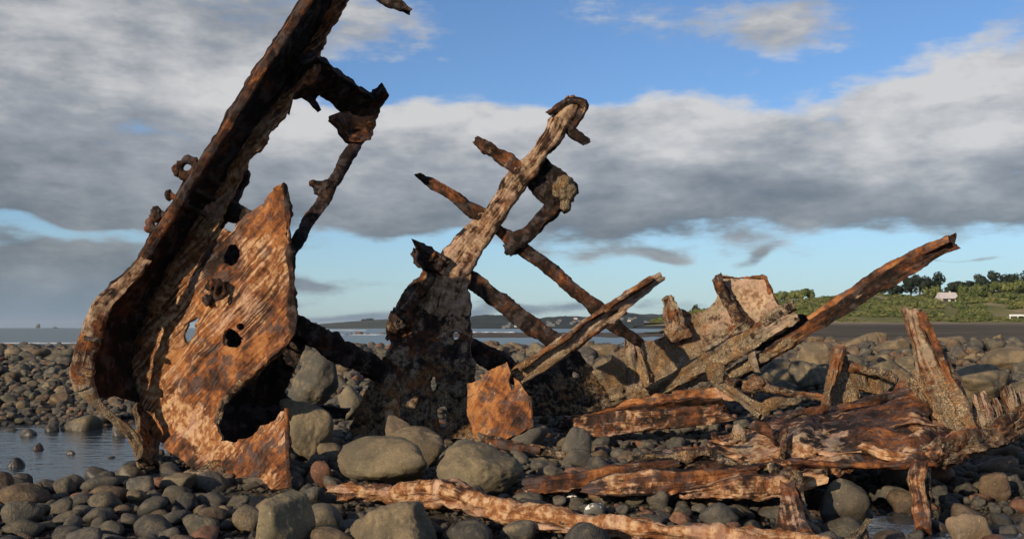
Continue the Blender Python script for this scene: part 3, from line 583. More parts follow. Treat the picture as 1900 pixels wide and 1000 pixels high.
bar('cross_bar', frm, [(868, 636, 10.5, 25), (905, 662, 10.6, 36), (940, 684, 10.65, 38), (975, 700, 10.7, 33)], .2, mask=(.05, .05, .2), amp=(.03, .016), jag=.3)
lump('rust_knob', frm, 742, 590, 10.25, (.2, .16, .25), (.25, .35, .4), .4); lump('rust_knob', frm, 800, 480, 10.12, (.18, .14, .14), (.2, .2, .35), .45)
sheet('web_plate', frm, [(950, 690), (1000, 660), (1060, 640), (1085, 665), (1110, 700), (1135, 735), (1130, 758), (1060, 770), (985, 770), (970, 735)], [(1000, 700, 11.4), (1130, 740, 11.7), (970, 760, 11.2)], .05, 7, 3, holes=[ell(1071, 695, 7, 5, 8)], mask=(.1, .1, .25))

op = Thing('torn_iron_plate', P(938, 808, 10.0) * np.array((1, 1, 0)), 'bright orange rusted plate with torn notch standing at foot of the leaning frame', 'iron plate')
sheet('plate', op, [(866, 712), (890, 702), (905, 688), (930, 676), (940, 670), (948, 690), (944, 708), (948, 724), (953, 722), (954, 700), (962, 706), (972, 720), (984, 735), (982, 752), (988, 790), (970, 800), (940, 812), (900, 816), (880, 812), (868, 770)], [(880, 760, 9.75), (985, 760, 9.6), (940, 680, 9.75)], .03, 4.5, 2, grain=-60, mask=(.25, -1, .93), amp=(.018, .012), patches=[(965, 770, 30, 2, -.35), (965, 770, 25, 0, -.3)])
bar('edge_flange', op, [(985, 735, 9.63, 6), (987, 765, 9.62, 6), (988, 792, 9.6, 6)], .05, mask=(.2, -1, .5), amp=(.004, .004), jag=.2)
sm = Thing('iron_fragment', P(728, 780, 9.6) * np.array((1, 1, 0)), 'small pinkish iron shard poking up behind the barnacled rock', 'iron plate')
sheet('plate', sm, [(712, 752), (728, 742), (740, 734), (742, 765), (741, 790), (716, 792)], [(728, 760, 9.75)], .03, 4, 1.5, mask=(.75, -1, .6), grain=80)
lump('rust_scale', sm, 728, 788, 9.75, (.16, .1, .08), (.4, 0, .5), .3, 3)

db = Thing('fallen_channel_beam', P(1000, 700, 10.0) * np.array((1, 1, 0)), 'barnacled channel beam leaning up to the right across the dark stays', 'iron beam')
bar('beam', db, [(952, 702, 9.95, 30), (1000, 672, 10.0, 33), (1060, 632, 10.05, 33), (1110, 592, 10.1, 32), (1150, 565, 10.15, 28), (1195, 536, 10.2, 25), (1226, 516, 10.25, 18)], .08, mask=(.60, .36, .72), amp=(.010, .008), jag=.5, fib=.8)
bar('flange', db, [(960, 686, 9.9, 8), (1005, 657, 9.94, 9), (1055, 624, 9.98, 9), (1100, 588, 10.02, 9), (1150, 555, 10.06, 10), (1210, 516, 10.12, 11)], .12, mask=(.35, .35, .7), amp=(.012, .01), jag=.5, wob=.3)
bar('flange', db, [(965, 712, 9.88, 9), (1012, 682, 9.92, 9), (1062, 648, 9.97, 9), (1110, 612, 10.0, 9), (1160, 576, 10.05, 8)], .10, mask=(.5, .4, .7), amp=(.012, .01), jag=.5, wob=.3)

# ================================================================== side plating and rails
sp = Thing('torn_hull_plating', P(1220, 750, 12) * np.array((1, 1, 0)) + np.array((0, 0, .1)), 'barnacle-crusted sheet of hull plating with two upright horns beside the twin rails', 'hull plating')
plg = sheet('plating', sp, [(1100, 690), (1132, 664), (1160, 640), (1164, 624), (1185, 628), (1208, 630), (1232, 622), (1243, 605), (1241, 576), (1230, 556), (1238, 548), (1249, 552), (1261, 572), (1286, 584), (1312, 573), (1330, 559), (1328, 540), (1323, 515), (1333, 508), (1360, 514), (1404, 516), (1416, 512), (1425, 534), (1446, 567), (1456, 585), (1425, 620), (1380, 655), (1330, 690), (1295, 710), (1250, 730), (1202, 748), (1164, 758), (1135, 736)],
      [(1110, 690, 11.6), (1240, 560, 12.1), (1330, 520, 12.2), (1420, 520, 12.0), (1440, 590, 11.8), (1170, 750, 11.8), (1290, 700, 11.7), (1290, 620, 12.15)], .035, 5.5, 4.2, grain=-50, fib=.1, pit=.024, mask=(.58, .50, .70), amp=(.03, .005), patches=[(1400, 545, 50, 0, .35), (1400, 545, 45, 1, -.3), (1420, 560, 30, 2, .4), (1180, 700, 50, 0, .35), (1180, 700, 50, 1, -.2), (1240, 560, 20, 1, .3)])
bar('rib', sp, [(1329, 514, 12.05, 18), (1345, 545, 12.0, 20), (1365, 578, 11.95, 20), (1388, 608, 11.9, 22)], .16, mask=(.2, .4, .4), amp=(.025, .016), jag=.3)
bar('rim', plg, [(1326, 512, 12.16, 7), (1360, 515, 12.15, 4), (1402, 517, 12.06, 5), (1418, 514, 12.0, 8), (1428, 540, 11.98, 5), (1446, 568, 11.93, 5)], .06, mask=(.15, .1, .7), amp=(.02, .014), jag=.3)
bar('horn', sp, [(1240, 552, 12.0, 18), (1246, 575, 12.0, 24), (1254, 600, 12.0, 38), (1262, 628, 12.0, 50)], .14, mask=(.5, .45, .6), amp=(.025, .018), jag=.2)
bar('buttress', sp, [(1175, 632, 11.9, 26), (1180, 660, 11.85, 36), (1186, 700, 11.8, 40), (1180, 745, 11.75, 40)], .18, mask=(.6, .35, .5), amp=(.03, .02), jag=.3)
bar('buttress', sp, [(1390, 610, 11.9, 30), (1350, 640, 11.8, 30), (1310, 665, 11.75, 24)], .15, mask=(.6, .45, .45), amp=(.03, .02), jag=.3)
lump('barnacle_crust', plg, 1150, 730, 11.75, (.35, .25, .25), (.6, .3, .6), .4); lump('barnacle_crust', plg, 1228, 725, 11.7, (.4, .25, .2), (.6, .4, .5), .4)
rl = Thing('twin_rails', P(1300, 720, 11.2) * np.array((1, 1, 0)) + np.array((0, 0, .15)), 'pair of parallel barnacled rails slanting up in front of the horned plating', 'iron beam')
bar('rail', rl, [(1202, 726, 11.35, 16), (1260, 694, 11.25, 18), (1330, 655, 11.15, 18), (1400, 612, 11.05, 19), (1440, 588, 11.0, 22), (1474, 566, 10.95, 18)], .13, mask=(.4, .5, .4), amp=(.016, .014), jag=.5)
bar('rail', rl, [(1210, 736, 11.32, 8), (1280, 700, 11.2, 12), (1350, 662, 11.1, 20), (1410, 625, 11.0, 24), (1478, 582, 10.9, 20)], .12, mask=(.5, .42, .45), amp=(.016, .014), jag=.4)
sheet('web_plate', rl, [(1398, 640), (1440, 612), (1478, 584), (1490, 582), (1508, 592), (1500, 612), (1470, 640), (1430, 652), (1396, 650)], [(1400, 645, 11.3), (1500, 600, 11.25)], .04, 5, 2, mask=(.05, -1, .2))
sheet('foot_bracket', rl, [(1384, 640), (1398, 640), (1402, 660), (1412, 692), (1400, 690), (1390, 664)], [(1395, 660, 11.0)], .06, 4, 1.5, mask=(.6, .3, .6), grain=75)
lb = Thing('long_slanting_beam', P(1380, 690, 11.3) * np.array((1, 1, 0)) + np.array((0, 0, .2)), 'long red-brown beam rising to the far right above the boulders', 'iron beam')
bar('beam', lb, [(1335, 708, 11.5, 22), (1390, 676, 11.3, 24), (1440, 646, 11.1, 26), (1500, 606, 10.9, 32), (1560, 568, 10.7, 38), (1620, 530, 10.5, 38), (1690, 488, 10.3, 38), (1745, 460, 10.15, 36), (1772, 448, 10.1, 28)], .16, 'L', roll=-75, fib=.8, mask=(.15, -1, .52), amp=(.012, .008), jag=.3, pr=.018)
bar('flange', lb, [(1500, 592, 10.84, 12), (1560, 553, 10.64, 15), (1630, 510, 10.42, 16), (1700, 470, 10.2, 18), (1764, 443, 10.02, 12)], .12, fib=.8, mask=(.22, -1, .70), amp=(.010, .008), jag=.3)
bar('tail', lb, [(1330, 712, 11.4, 18), (1380, 684, 11.2, 20), (1440, 650, 11.05, 20), (1485, 622, 10.9, 16)], .1, mask=(.4, .62, .4), amp=(.022, .018), jag=.5)

# ================================================================== loose girders on the cobbles
def loose(name, label, cat, px, py, Y, z=0.0):
    q = P(px, py, Y); return Thing(name, (q[0], q[1], max(h1(q[0], q[1]), 0) + z), label, cat)
g1 = loose('flat_girder', 'flat purple-red girder lying on cobbles below the twin rails', 'iron beam', 1200, 800, 10.1)
bar('girder', g1, [(1050, 788, 10.2, 36), (1110, 789, 10.15, 40), (1200, 780, 10.1, 38), (1280, 772, 10.05, 34), (1346, 764, 10.05, 30)], .12, fib=.4, mask=(.44, -1, .5), amp=(.014, .006), jag=.9, roll=12, wob=.1, sharp=9)
sheet('top_flange', g1, [(1060, 772), (1120, 768), (1200, 752), (1280, 742), (1340, 740), (1346, 752), (1280, 760), (1190, 768), (1110, 778)], [(1060, 775, 10.15), (1340, 745, 10.1), (1200, 760, 10.25)], .03, 5, 2.5, grain=-8, mask=(.3, -1, .62))
g2 = loose('orange_girder', 'orange flaking girder lying behind the flat purple-red one', 'iron beam', 1260, 760, 11.0)
bar('girder', g2, [(1115, 768, 11.1, 18), (1180, 754, 11.0, 22), (1250, 742, 10.9, 26), (1330, 730, 10.8, 26), (1400, 735, 10.7, 18)], .25, mask=(.4, -1, .85), amp=(.02, .014), jag=.6)
bar('strap', g2, [(1250, 738, 10.85, 14), (1330, 722, 10.75, 16), (1360, 712, 10.7, 18), (1400, 716, 10.65, 14)], .1, mask=(.2, .1, .4), amp=(.02, .014), jag=.5)
zg = loose('zigzag_angle_iron', 'barnacled zigzag angle iron resting on the orange girder', 'iron beam', 1400, 765, 10.0)
bar('angle', zg, [(1322, 698, 10.15, 20), (1350, 722, 10.1, 22), (1385, 745, 10.05, 24), (1415, 765, 10.0, 22)], .1, 'L', mask=(.5, .45, .6), amp=(.012, .012), jag=.4, pr=.018)
bar('return_arm', zg, [(1412, 764, 10.0, 24), (1436, 748, 10.02, 26), (1482, 742, 10.1, 16)], .1, mask=(.4, .55, .4), amp=(.018, .014), jag=.5)
lump('barnacle_crust', zg, 1330, 692, 10.15, (.2, .15, .2), (.3, .5, .6), .4)
rb = loose('red_pipe', 'thin red-brown pipe between the zigzag iron and the triangular fin', 'pipe', 1470, 740, 10.4)
bar('pipe', rb, [(1378, 715, 10.4, 24), (1410, 712, 10.35, 26), (1430, 722, 10.3, 14), (1480, 730, 10.2, 13), (1530, 738, 10.1, 14)], .09, mask=(.12, .1, .75), amp=(.012, .008), jag=.3, sharp=2.4)
lump('pipe_joint', rb, 1404, 712, 10.33, (.2, .16, .16), (.2, .2, .75), .3)
sl = loose('thin_splintered_strip', 'thin splintered strip lying between the rounded boulder and the cobbles', 'iron strip', 985, 840, 8.9)
bar('strip', sl, [(895, 815, 9.15, 16), (935, 824, 9.0, 16), (985, 832, 8.85, 14), (1040, 842, 8.7, 12), (1076, 852, 8.6, 8)], .1, mask=(.5, .1, .45), amp=(.012, .014), jag=.8)
bar('splinter', sl, [(905, 818, 9.05, 8), (950, 828, 8.9, 10), (1000, 838, 8.75, 8)], .06, mask=(.15, -1, .6), amp=(.01, .01), jag=.8)

# ================================================================== fallen hull section at the right
hl = Thing('fallen_hull_section', P(1600, 850, 7.4) * np.array((1, 1, 0)), 'long low hull section lying on its side with one tall barnacled rib', 'shipwreck')
sheet('hull_plate', hl, [(1312, 822), (1345, 806), (1388, 800), (1410, 788), (1445, 765), (1480, 758), (1522, 752), (1592, 742), (1630, 732), (1660, 720), (1690, 702), (1720, 706), (1760, 735), (1800, 770), (1812, 800), (1800, 838), (1760, 852), (1700, 856), (1636, 854), (1548, 856), (1486, 850), (1420, 850), (1350, 852)],
      [(1312, 822, 7.6), (1350, 850, 7.05), (1486, 850, 6.85), (1636, 852, 6.8), (1760, 850, 6.8), (1445, 765, 8.3), (1522, 752, 8.45), (1592, 742, 8.4), (1690, 704, 8.3), (1800, 770, 7.8), (1600, 800, 7.02), (1480, 805, 7.1), (1720, 800, 7.0), (1600, 772, 7.42), (1700, 760, 7.45), (1500, 780, 7.5)], .06, 5, 2.5, grain=-6,
      holes=[ell(1730, 770, 5, 6, 8)], fib=0., pit=.022, mask=(.34, -1, .50), amp=(.022, .003), patches=[(1480, 800, 60, 1, 1.35), (1650, 765, 40, 1, 1.4), (1560, 830, 40, 1, 1.35), (1730, 810, 30, 1, 1.4), (1380, 825, 40, 1, 1.3), (1380, 828, 34, 0, .55), (1430, 826, 28, 0, .55), (1480, 830, 25, 0, .4), (1700, 783, 22, 0, .4), (1740, 790, 16, 0, .4), (1710, 725, 25, 2, .5), (1650, 815, 60, 2, .25), (1650, 815, 50, 0, -.2), (1540, 840, 40, 0, .4), (1560, 785, 60, 2, -.2)])
hrib = bar('rib', hl, [(1694, 576, 7.65, 30), (1710, 640, 7.6, 36), (1726, 690, 7.55, 42), (1750, 740, 7.45, 48), (1782, 800, 7.35, 50), (1792, 826, 7.3, 40)], .13, fib=.6, mask=(.5, .36, .66), amp=(.014, .010), jag=.3, wob=.12, sharp=4)
bar('rib_flange', hrib, [(1708, 582, 7.6, 10), (1730, 630, 7.55, 16), (1752, 676, 7.5, 18), (1780, 740, 7.4, 20), (1808, 800, 7.25, 18)], .14, mask=(.12, .3, .62), amp=(.02, .014), jag=.3)
sheet('rib_gusset', hrib, [(1706, 668), (1720, 700), (1745, 740), (1755, 772), (1720, 752), (1690, 722), (1672, 714), (1692, 695)], [(1710, 700, 7.75), (1745, 765, 7.5), (1680, 715, 7.95)], .05, 4.5, 2, mask=(.45, .25, .75))
bar('bilge_roll', hl, [(1712, 846, 6.72, 30), (1760, 838, 6.8, 36), (1810, 822, 6.95, 46), (1856, 804, 7.15, 46), (1888, 782, 7.3, 34), (1905, 760, 7.4, 30)], .16, mask=(.42, .1, .55), amp=(.03, .022), jag=.3, fib=.9)
bar('bilge_strake', hl, [(1470, 858, 6.74, 10), (1560, 862, 6.68, 9), (1650, 864, 6.64, 11), (1735, 863, 6.64, 10)], .18, mask=(.15, -1, .8), amp=(.014, .012), jag=.6)
for pts in ([(1816, 728, 7.5, 26), (1826, 758, 7.42, 34), (1832, 795, 7.3, 34)], [(1842, 742, 7.55, 12), (1850, 765, 7.48, 18), (1858, 792, 7.35, 18)], [(1868, 726, 7.6, 18), (1876, 752, 7.5, 24), (1884, 780, 7.4, 26)], [(1898, 728, 7.65, 16), (1908, 752, 7.55, 20), (1912, 776, 7.45, 20)]):
    bar('rib_stump', hl, pts, .09, mask=(.5, .15, .65), amp=(.014, .014), jag=.7, fib=.9)
for k, pts in enumerate(([(1318, 812, 7.45, 14), (1345, 822, 7.3, 12), (1372, 818, 7.2, 8)], [(1400, 790, 7.5, 12), (1425, 800, 7.3, 16), (1440, 822, 7.05, 10)], [(1500, 838, 6.84, 9), (1545, 842, 6.78, 13), (1590, 838, 6.76, 8)], [(1560, 758, 7.9, 8), (1610, 748, 7.9, 10), (1650, 738, 7.95, 7)], [(1600, 826, 6.84, 10), (1640, 842, 6.75, 12), (1690, 846, 6.72, 9)], [(1660, 790, 7.06, 9), (1700, 782, 7.1, 12), (1745, 790, 7.06, 8)], [(1462, 770, 7.9, 9), (1500, 764, 7.95, 12), (1540, 757, 8.0, 8)], [(1290, 836, 7.35, 9), (1330, 846, 7.1, 12), (1380, 852, 6.95, 9)])):
    bar('torn_flake', hl, pts, .05 + .02 * (k % 3), mask=((.7, .2, .8, .15, .75, .85, .2, .6)[k], -1, .6), amp=(.014, .014), jag=1.2, fib=.8, wob=.35)
bar('frame_stub', hl, [(1452, 806, 7.1, 16), (1454, 830, 6.95, 18), (1452, 846, 6.85, 16)], .08, mask=(.2, .1, .6), amp=(.012, .01), jag=.4)
lump('scroll_end', hl, 1732, 842, 6.72, (.14, .14, .13), (.5, -1, .6), .4)
lump('rust_scale', hl, 1370, 815, 7.5, (.12, .12, .2), (.6, .1, .5), .4, 3)
sheet('keelson_plate', hl, [(1195, 830), (1260, 826), (1310, 828), (1360, 850), (1440, 850), (1520, 856), (1560, 868), (1500, 880), (1420, 884), (1340, 872), (1290, 862), (1230, 850)], [(1200, 832, 7.7), (1310, 828, 7.6), (1520, 858, 6.85), (1420, 884, 6.65), (1290, 862, 7.1)], .05, 5, 3, grain=6, fib=.2, pit=.025, mask=(.38, .02, .45), amp=(.02, .008))
bar('keelson_strip', hl, [(1170, 852, 7.4, 14), (1240, 850, 7.25, 16), (1310, 842, 7.15, 16), (1370, 862, 6.95, 18), (1450, 872, 6.8, 14)], .12, mask=(.4, .1, .35), amp=(.03, .02), jag=.6)
pk = [('charred_plank', 'charred plank with glowing orange edge in front of hull section, left piece', [(978, 902, 6.75, 30), (1040, 896, 6.75, 36), (1100, 888, 6.8, 30), (1170, 876, 6.9, 26), (1230, 862, 7.0, 18)], .22, .35),
      ('charred_plank', 'long orange-edged plank lying over the dark gap beside the pale beam', [(1095, 905, 6.6, 26), (1160, 898, 6.6, 40), (1240, 895, 6.6, 42), (1320, 890, 6.65, 36), (1400, 876, 6.75, 26)], .25, .4),
      ('charred_plank', 'yellow-brown plank end meeting the forked stub post', [(1270, 916, 6.5, 16), (1330, 908, 6.5, 34), (1400, 903, 6.5, 42), (1470, 900, 6.5, 36), (1500, 892, 6.5, 26)], .28, .6)]
for nm, lab, pth, th, pal in pk:
    t_ = loose(nm, lab, 'plank', pth[2][0], pth[2][1], pth[2][2]); ob = bar('plank', t_, pth, th, fib=.45, mask=(pal, -1, .58), amp=(.020, .008), jag=1.1, wob=.14, sharp=9)
    bar('splinter', t_, [(a[0], a[1] + a[3] * .38, a[2] - .08, max(7, a[3] * .22)) for a in pth[:4]], .12, mask=(pal + .2, -1, .85), amp=(.014, .014), jag=1.0)
    bar('splinter', t_, [(a[0] + 14, a[1] - a[3] * .42, a[2] + .06, max(6, a[3] * .2)) for a in pth[1:]], .1, mask=(.15, -1, .25), amp=(.016, .016), jag=1.0)
fk = loose('forked_stub', 'upright forked rusty stub at the bottom edge, joining the yellow-brown plank', 'iron stub', 1475, 985, 5.75)
sheet('stub_plate', fk, [(1446, 888), (1460, 896), (1468, 890), (1480, 884), (1476, 900), (1486, 930), (1500, 970), (1520, 1004), (1440, 1004), (1436, 980), (1446, 950), (1448, 915)], [(1455, 890, 6.2), (1440, 1000, 5.7), (1520, 1000, 5.6)], .07, 4, 2.2, grain=80, fib=.5, mask=(.35, -1, .6))
bar('stub_prong', fk, [(1478, 888, 6.25, 18), (1484, 930, 6.1, 26), (1496, 975, 5.95, 28), (1512, 1008, 5.8, 26)], .1, mask=(.15, .1, .4), amp=(.02, .014), jag=.4)
s2 = loose('leg_stub', 'thin barnacled upright stub under the overhang of the hull section', 'iron stub', 1712, 965, 6.1)
bar('stub', s2, [(1704, 862, 6.25, 24), (1702, 888, 6.2, 32), (1710, 925, 6.15, 26), (1714, 960, 6.1, 28), (1714, 985, 6.05, 22)], .11, fib=.45, mask=(.45, -1, .55), amp=(.016, .010), jag=.3)
bar('splinter', s2, [(1712, 870, 6.28, 12), (1722, 915, 6.22, 12), (1724, 960, 6.16, 10)], .06, mask=(.1, .1, .3), amp=(.012, .01), jag=.4)
s3 = loose('leaning_stub', 'short grey splintered stub leaning right at the bottom edge', 'iron stub', 1596, 1000, 5.5)
bar('stub', s3, [(1578, 1010, 5.45, 22), (1590, 990, 5.5, 22), (1606, 968, 5.55, 12)], .09, mask=(.5, .2, .3), amp=(.016, .014), jag=.8)
bar('splinter', s3, [(1596, 1008, 5.5, 12), (1610, 985, 5.55, 8)], .05, mask=(.4, .2, .3), amp=(.012, .012), jag=.8)
pl = loose('pale_beam', 'long pale pinkish weathered beam crossing the foreground cobbles', 'plank', 900, 940, 6.4)
bar('beam', pl, [(618, 908, 6.733, 14), (680, 914, 6.637, 22), (740, 918, 6.542, 24), (790, 912, 6.446, 44), (835, 916, 6.303, 52), (885, 934, 6.112, 44), (940, 950, 5.921, 38), (1010, 962, 5.778, 40), (1100, 972, 5.635, 42), (1200, 982, 5.491, 44), (1320, 994, 5.348, 44), (1450, 1004, 5.252, 44), (1560, 1016, 5.157, 30)], .22, fib=.5, mask=(.74, -1, .66), amp=(.024, .012), jag=.8, wob=.25, sharp=2.6)
bar('splinter', pl, [(700, 900, 6.685, 9), (745, 906, 6.590, 12), (790, 918, 6.494, 10)], .1, mask=(.3, -1, .5), amp=(.016, .014), jag=.8)
bar('splinter', pl, [(1000, 980, 5.682, 14), (1090, 990, 5.539, 16), (1190, 1000, 5.396, 12)], .1, mask=(.85, -1, .5), amp=(.016, .016), jag=.8)
bar('splinter', pl, [(625, 925, 6.590, 10), (665, 918, 6.609, 14), (690, 908, 6.637, 14)], .1, mask=(.7, -1, .6), amp=(.016, .014), jag=.8)
tf = loose('triangular_fin', 'barnacled triangular fin standing behind the hull section', 'iron plate', 1580, 749, 8.7, .3)
sheet('fin', tf, [(1526, 756), (1536, 715), (1544, 692), (1548, 648), (1560, 644), (1570, 650), (1573, 672), (1600, 684), (1640, 698), (1668, 706), (1650, 722), (1636, 734), (1610, 726), (1592, 722), (1592, 738), (1570, 754)], [(1530, 750, 8.75), (1560, 650, 8.9), (1660, 706, 9.0)], .05, 4.5, 2, grain=70, mask=(.35, .45, .6), amp=(.025, .016))
bar('edge_rib', tf, [(1556, 648, 8.78, 20), (1546, 692, 8.7, 18), (1538, 730, 8.65, 18), (1532, 756, 8.62, 18)], .1, mask=(.15, .3, .8), amp=(.018, .014), jag=.3)
bar('edge_rib', tf, [(1574, 676, 8.86, 14), (1620, 692, 8.88, 16), (1664, 706, 8.9, 12)], .09, mask=(.2, .3, .75), amp=(.018, .014), jag=.3)
# ------------------------------------------------------------------ stones
def stone_verts(seed, sub, p, planes, flat=(1, 1, 1), amp=.06, fine=.015):
    r = np.random.RandomState(seed); v, f = ico(sub); n = r.normal(size=(planes, 3)); n /= np.linalg.norm(n, axis=1)[:, None]; n = np.concatenate([n, -n[:planes // 2]])
    d = r.uniform(.72, 1.05, len(n)); dt = np.maximum(v @ n.T, 0) / d
    rad = ((dt ** p).sum(1) + .55 ** p) ** (-1 / p); rad = np.minimum(rad, 1.5)
    rad = rad * (1 + amp * fbm(v * 1.7 + seed * 3.3, 3) + fine * fbm(v * 7 + seed, 3)); q = v * rad[:, None]
    q = q / (np.abs(q).max(0)) * np.array(flat); return q, f
TINTS = {'grey': (.116, .111, .101), 'dark slate': (.070, .070, .069), 'olive-grey': (.122, .113, .091), 'brown': (.130, .097, .070), 'reddish': (.205, .105, .070), 'tan': (.200, .162, .114)}
TN = list(TINTS)
BOULD = []                                                  # footprints x, y, r
def boulder(name, label, px, base, wpx, hpx, seed, tint, Y=None, deep=.85, p=7, planes=12, rot=None, sub=5, amp=.07, group=None, sink=.06, mat=None, cat='boulder', fine=.02, reach=.5):
    r = np.random.RandomState(seed + 100)
    if Y is None: x, Y = ground_at(px, base)
    else: x = (px - CX) / F * Y
    wd = wpx / F * Y; ht = hpx / F * Y; zb = CH - (base - HY) / F * Y
    gap = min(reach, max(0.0, zb - (h1((px - CX) / F * (Y + wd * deep * .32), Y + wd * deep * .32) - .03)))      # every boulder reaches the ground it stands on
    ht += gap; zb -= gap
    q, f = stone_verts(seed, sub, p, planes, (1, 1, 1), amp, fine)
    a = r.uniform(0, 6.28) if rot is None else math.radians(rot)
    q = np.array(q); c, s = math.cos(a), math.sin(a); q = np.stack([c * q[:, 0] - s * q[:, 1], s * q[:, 0] + c * q[:, 1], q[:, 2]], 1)
    q = q / np.abs(q).max(0) * np.array((wd / 2, wd / 2 * deep, ht / 2 * (1 + sink)))
    yc = Y + wd * deep * .32
    o = mesh_obj(name, q + np.array(((px - CX) / F * yc, yc, zb + ht / 2 * (1 - sink))), f, mat or BOULDER, origin=((px - CX) / F * yc, yc, zb + ht / 2 * (1 - sink)))
    o['tint'] = [float(v) for v in TINTS[tint]] if isinstance(tint, str) else [float(a * b_) for a, b_ in zip(tint, (.93, .91, .84))]; tag(o, label, cat, group); BOULD.append(((px - CX) / F * yc, yc, wd * .47)); return o
LICH = (.185, .160, .118)
boulder('boulder', 'big smooth tan boulder with grey side left of the rounded one, before the frame', 708, 908, 182, 92, 3, LICH, 7.2, .8, 6, 9, 10)
boulder('boulder', 'round-backed boulder behind the big tan boulder', 768, 858, 118, 70, 4, (.15, .125, .095), 8.3, .8, 7, 10, 40)
boulder('boulder', 'wide domed boulder with rough brown top in front of the orange plate', 903, 925, 190, 98, 6, LICH, 6.95, .75, 5, 9, 0)
boulder('pitted_boulder', 'pitted flat-topped rock at the bottom edge, left of centre', 735, 1020, 215, 88, 9, (.17, .145, .11), 5.35, .7, 10, 12, 15, amp=.1, fine=.05)
boulder('angular_boulder', 'sharp-edged pale boulder at the bottom edge with a shadowed right face', 520, 1024, 124, 104, 12, (.20, .18, .135), 5.4, .9, 16, 7, 200, amp=.04)
boulder('boulder', 'tall rough boulder right of the bow foot', 578, 852, 118, 112, 15, (.18, .16, .125), 8.9, .85, 8, 10, 70, fine=.035)
boulder('boulder', 'dark grey boulder seen under the stay between bow and frame', 588, 742, 130, 92, 18, (.105, .103, .098), 13.5, .8, 9, 9, 30)
boulder('boulder', 'small pale rock leaning against the dark grey boulder under the stay', 650, 748, 50, 34, 19, (.19, .175, .15), 13.2, .8, 9, 9, 30, sub=4)
boulder('pointed_cobble', 'upright egg-shaped stone at the near edge of the pool', 111, 898, 62, 50, 21, (.18, .165, .115), None, .7, 9, 8, 120, sub=4)
boulder('boulder', 'rounded boulder reflected in the pool', 158, 818, 78, 48, 24, (.15, .137, .11), None, .8, 8, 9, 0, sub=4, sink=.25)
boulder('boulder', 'dark wet boulder at the left edge of the pool', 20, 832, 46, 38, 27, 'dark slate', None, .8, 8, 9, 0, sub=4, sink=.2)
boulder('barnacled_rock', 'small barnacled rock on top of the round-backed boulder', 742, 818, 62, 50, 30, (.17, .135, .11), 8.9, .8, 9, 11, 60, sub=4, fine=.06)
boulder('boulder', 'low grey boulder between the tan and the domed boulders', 848, 858, 80, 44, 33, 'grey', 8.0, .8, 7, 9, 0, sub=4)
boulder('boulder', 'flat grey stone at the foot of the orange plate', 975, 824, 90, 36, 36, 'grey', 9.6, .8, 6, 9, 0, sub=4)
boulder('boulder', 'grey egg-shaped stone right of the flat grey stone', 1070, 836, 56, 44, 39, 'grey', 9.0, .8, 6, 9, 20, sub=4)
boulder('boulder', 'dark stone with a pink band under the hull overhang', 1566, 952, 96, 62, 42, (.13, .115, .10), 6.45, .8, 7, 10, 0, sub=4)
boulder('boulder', 'oblong pinkish stone lying in the right-hand pool', 1800, 996, 92, 42, 45, (.27, .21, .16), 5.9, .5, 6, 8, 5, sub=4)
boulder('boulder', 'brown squarish stone at the right edge above the pool', 1850, 940, 84, 62, 46, (.16, .115, .085), 6.9, .8, 10, 9, 5, sub=4)
boulder('boulder', 'large round grey cobble below the orange-edged planks', 1332, 982, 80, 48, 48, 'grey', 6.0, .8, 5, 9, 0, sub=4)
boulder('boulder', 'round dark cobble at the bottom edge before the pale beam', 962, 1006, 72, 40, 51, 'dark slate', 5.6, .8, 4, 9, 0, sub=4)
boulder('boulder', 'flat-bottomed triangular stone beside the bow foot channel', 331, 918, 68, 44, 54, (.185, .16, .125), None, .8, 10, 8, 30, sub=4)
boulder('boulder', 'reddish cobble in the shadow of the tall rough boulder', 597, 892, 40, 38, 57, 'reddish', 7.6, .8, 5, 9, 0, sub=4)
for i, (px, base, wp, hp, tn, lab) in enumerate(((52, 808, 34, 20, 'grey', 'low stone at the far left bank of the pool'), (96, 800, 30, 18, 'dark slate', 'dark stone standing in the pool beside the reflected boulder, left'), (222, 808, 40, 24, 'grey', 'grey stone at the far bank of the pool below the stem'), (28, 866, 40, 18, 'dark slate', 'flat dark stone awash at the left edge of the pool'), (182, 886, 58, 26, 'grey', 'flat stone at the near pool edge, left of two'),
        (236, 884, 54, 22, 'olive-grey', 'flat stone at the near pool edge, right of two'), (40, 905, 44, 30, 'dark slate', 'wet glossy stone standing at the near left pool edge'), (130, 842, 24, 10, 'dark slate', 'small stone just breaking the middle of the pool'), (70, 834, 28, 12, 'brown', 'small brown stone awash in the left of the pool'), (205, 850, 22, 10, 'dark slate', 'small dark stone awash beside the stem foot'))):
    boulder('pool_stone', lab, px, base, wp, hp, 300 + i, tn, (CH - WATER_Z) * F / (base - HY), .8, 6, 9, None, 4, .06, 'stones standing in the pool', .7, cat='stone', mat=COBBLE, reach=.04)
# white-splashed cobbles
mt, t, b = new_mat('splashed_stone'); pos = t.new('ShaderNodeTexCoord').outputs['Object']; nzz = t.sep(t.new('ShaderNodeNewGeometry').outputs['Normal'])
n1 = t.noise(pos, 22.0, 5, .6, .3); fl = t.sst(t.m('ADD', n1, t.m('MULTIPLY', t.m('SUBTRACT', nzz[2], nzz[0]), .10)), .60, .64)
t.l.new(t.mix(fl, (.12, .115, .10), (.68, .67, .63)), b.inputs['Base Color']); b.inputs['Roughness'].default_value = .85
boulder('splashed_cobble', 'cobble with white droppings under the charred plank, farther of two', 1052, 938, 44, 32, 60, 'grey', 6.75, .8, 5, 9, 0, sub=4, mat=mt, cat='cobble')
boulder('splashed_cobble', 'cobble with white droppings beside the pale beam, nearer of two', 1108, 968, 52, 36, 63, 'grey', 6.25, .8, 5, 9, 0, sub=4, mat=mt, cat='cobble')
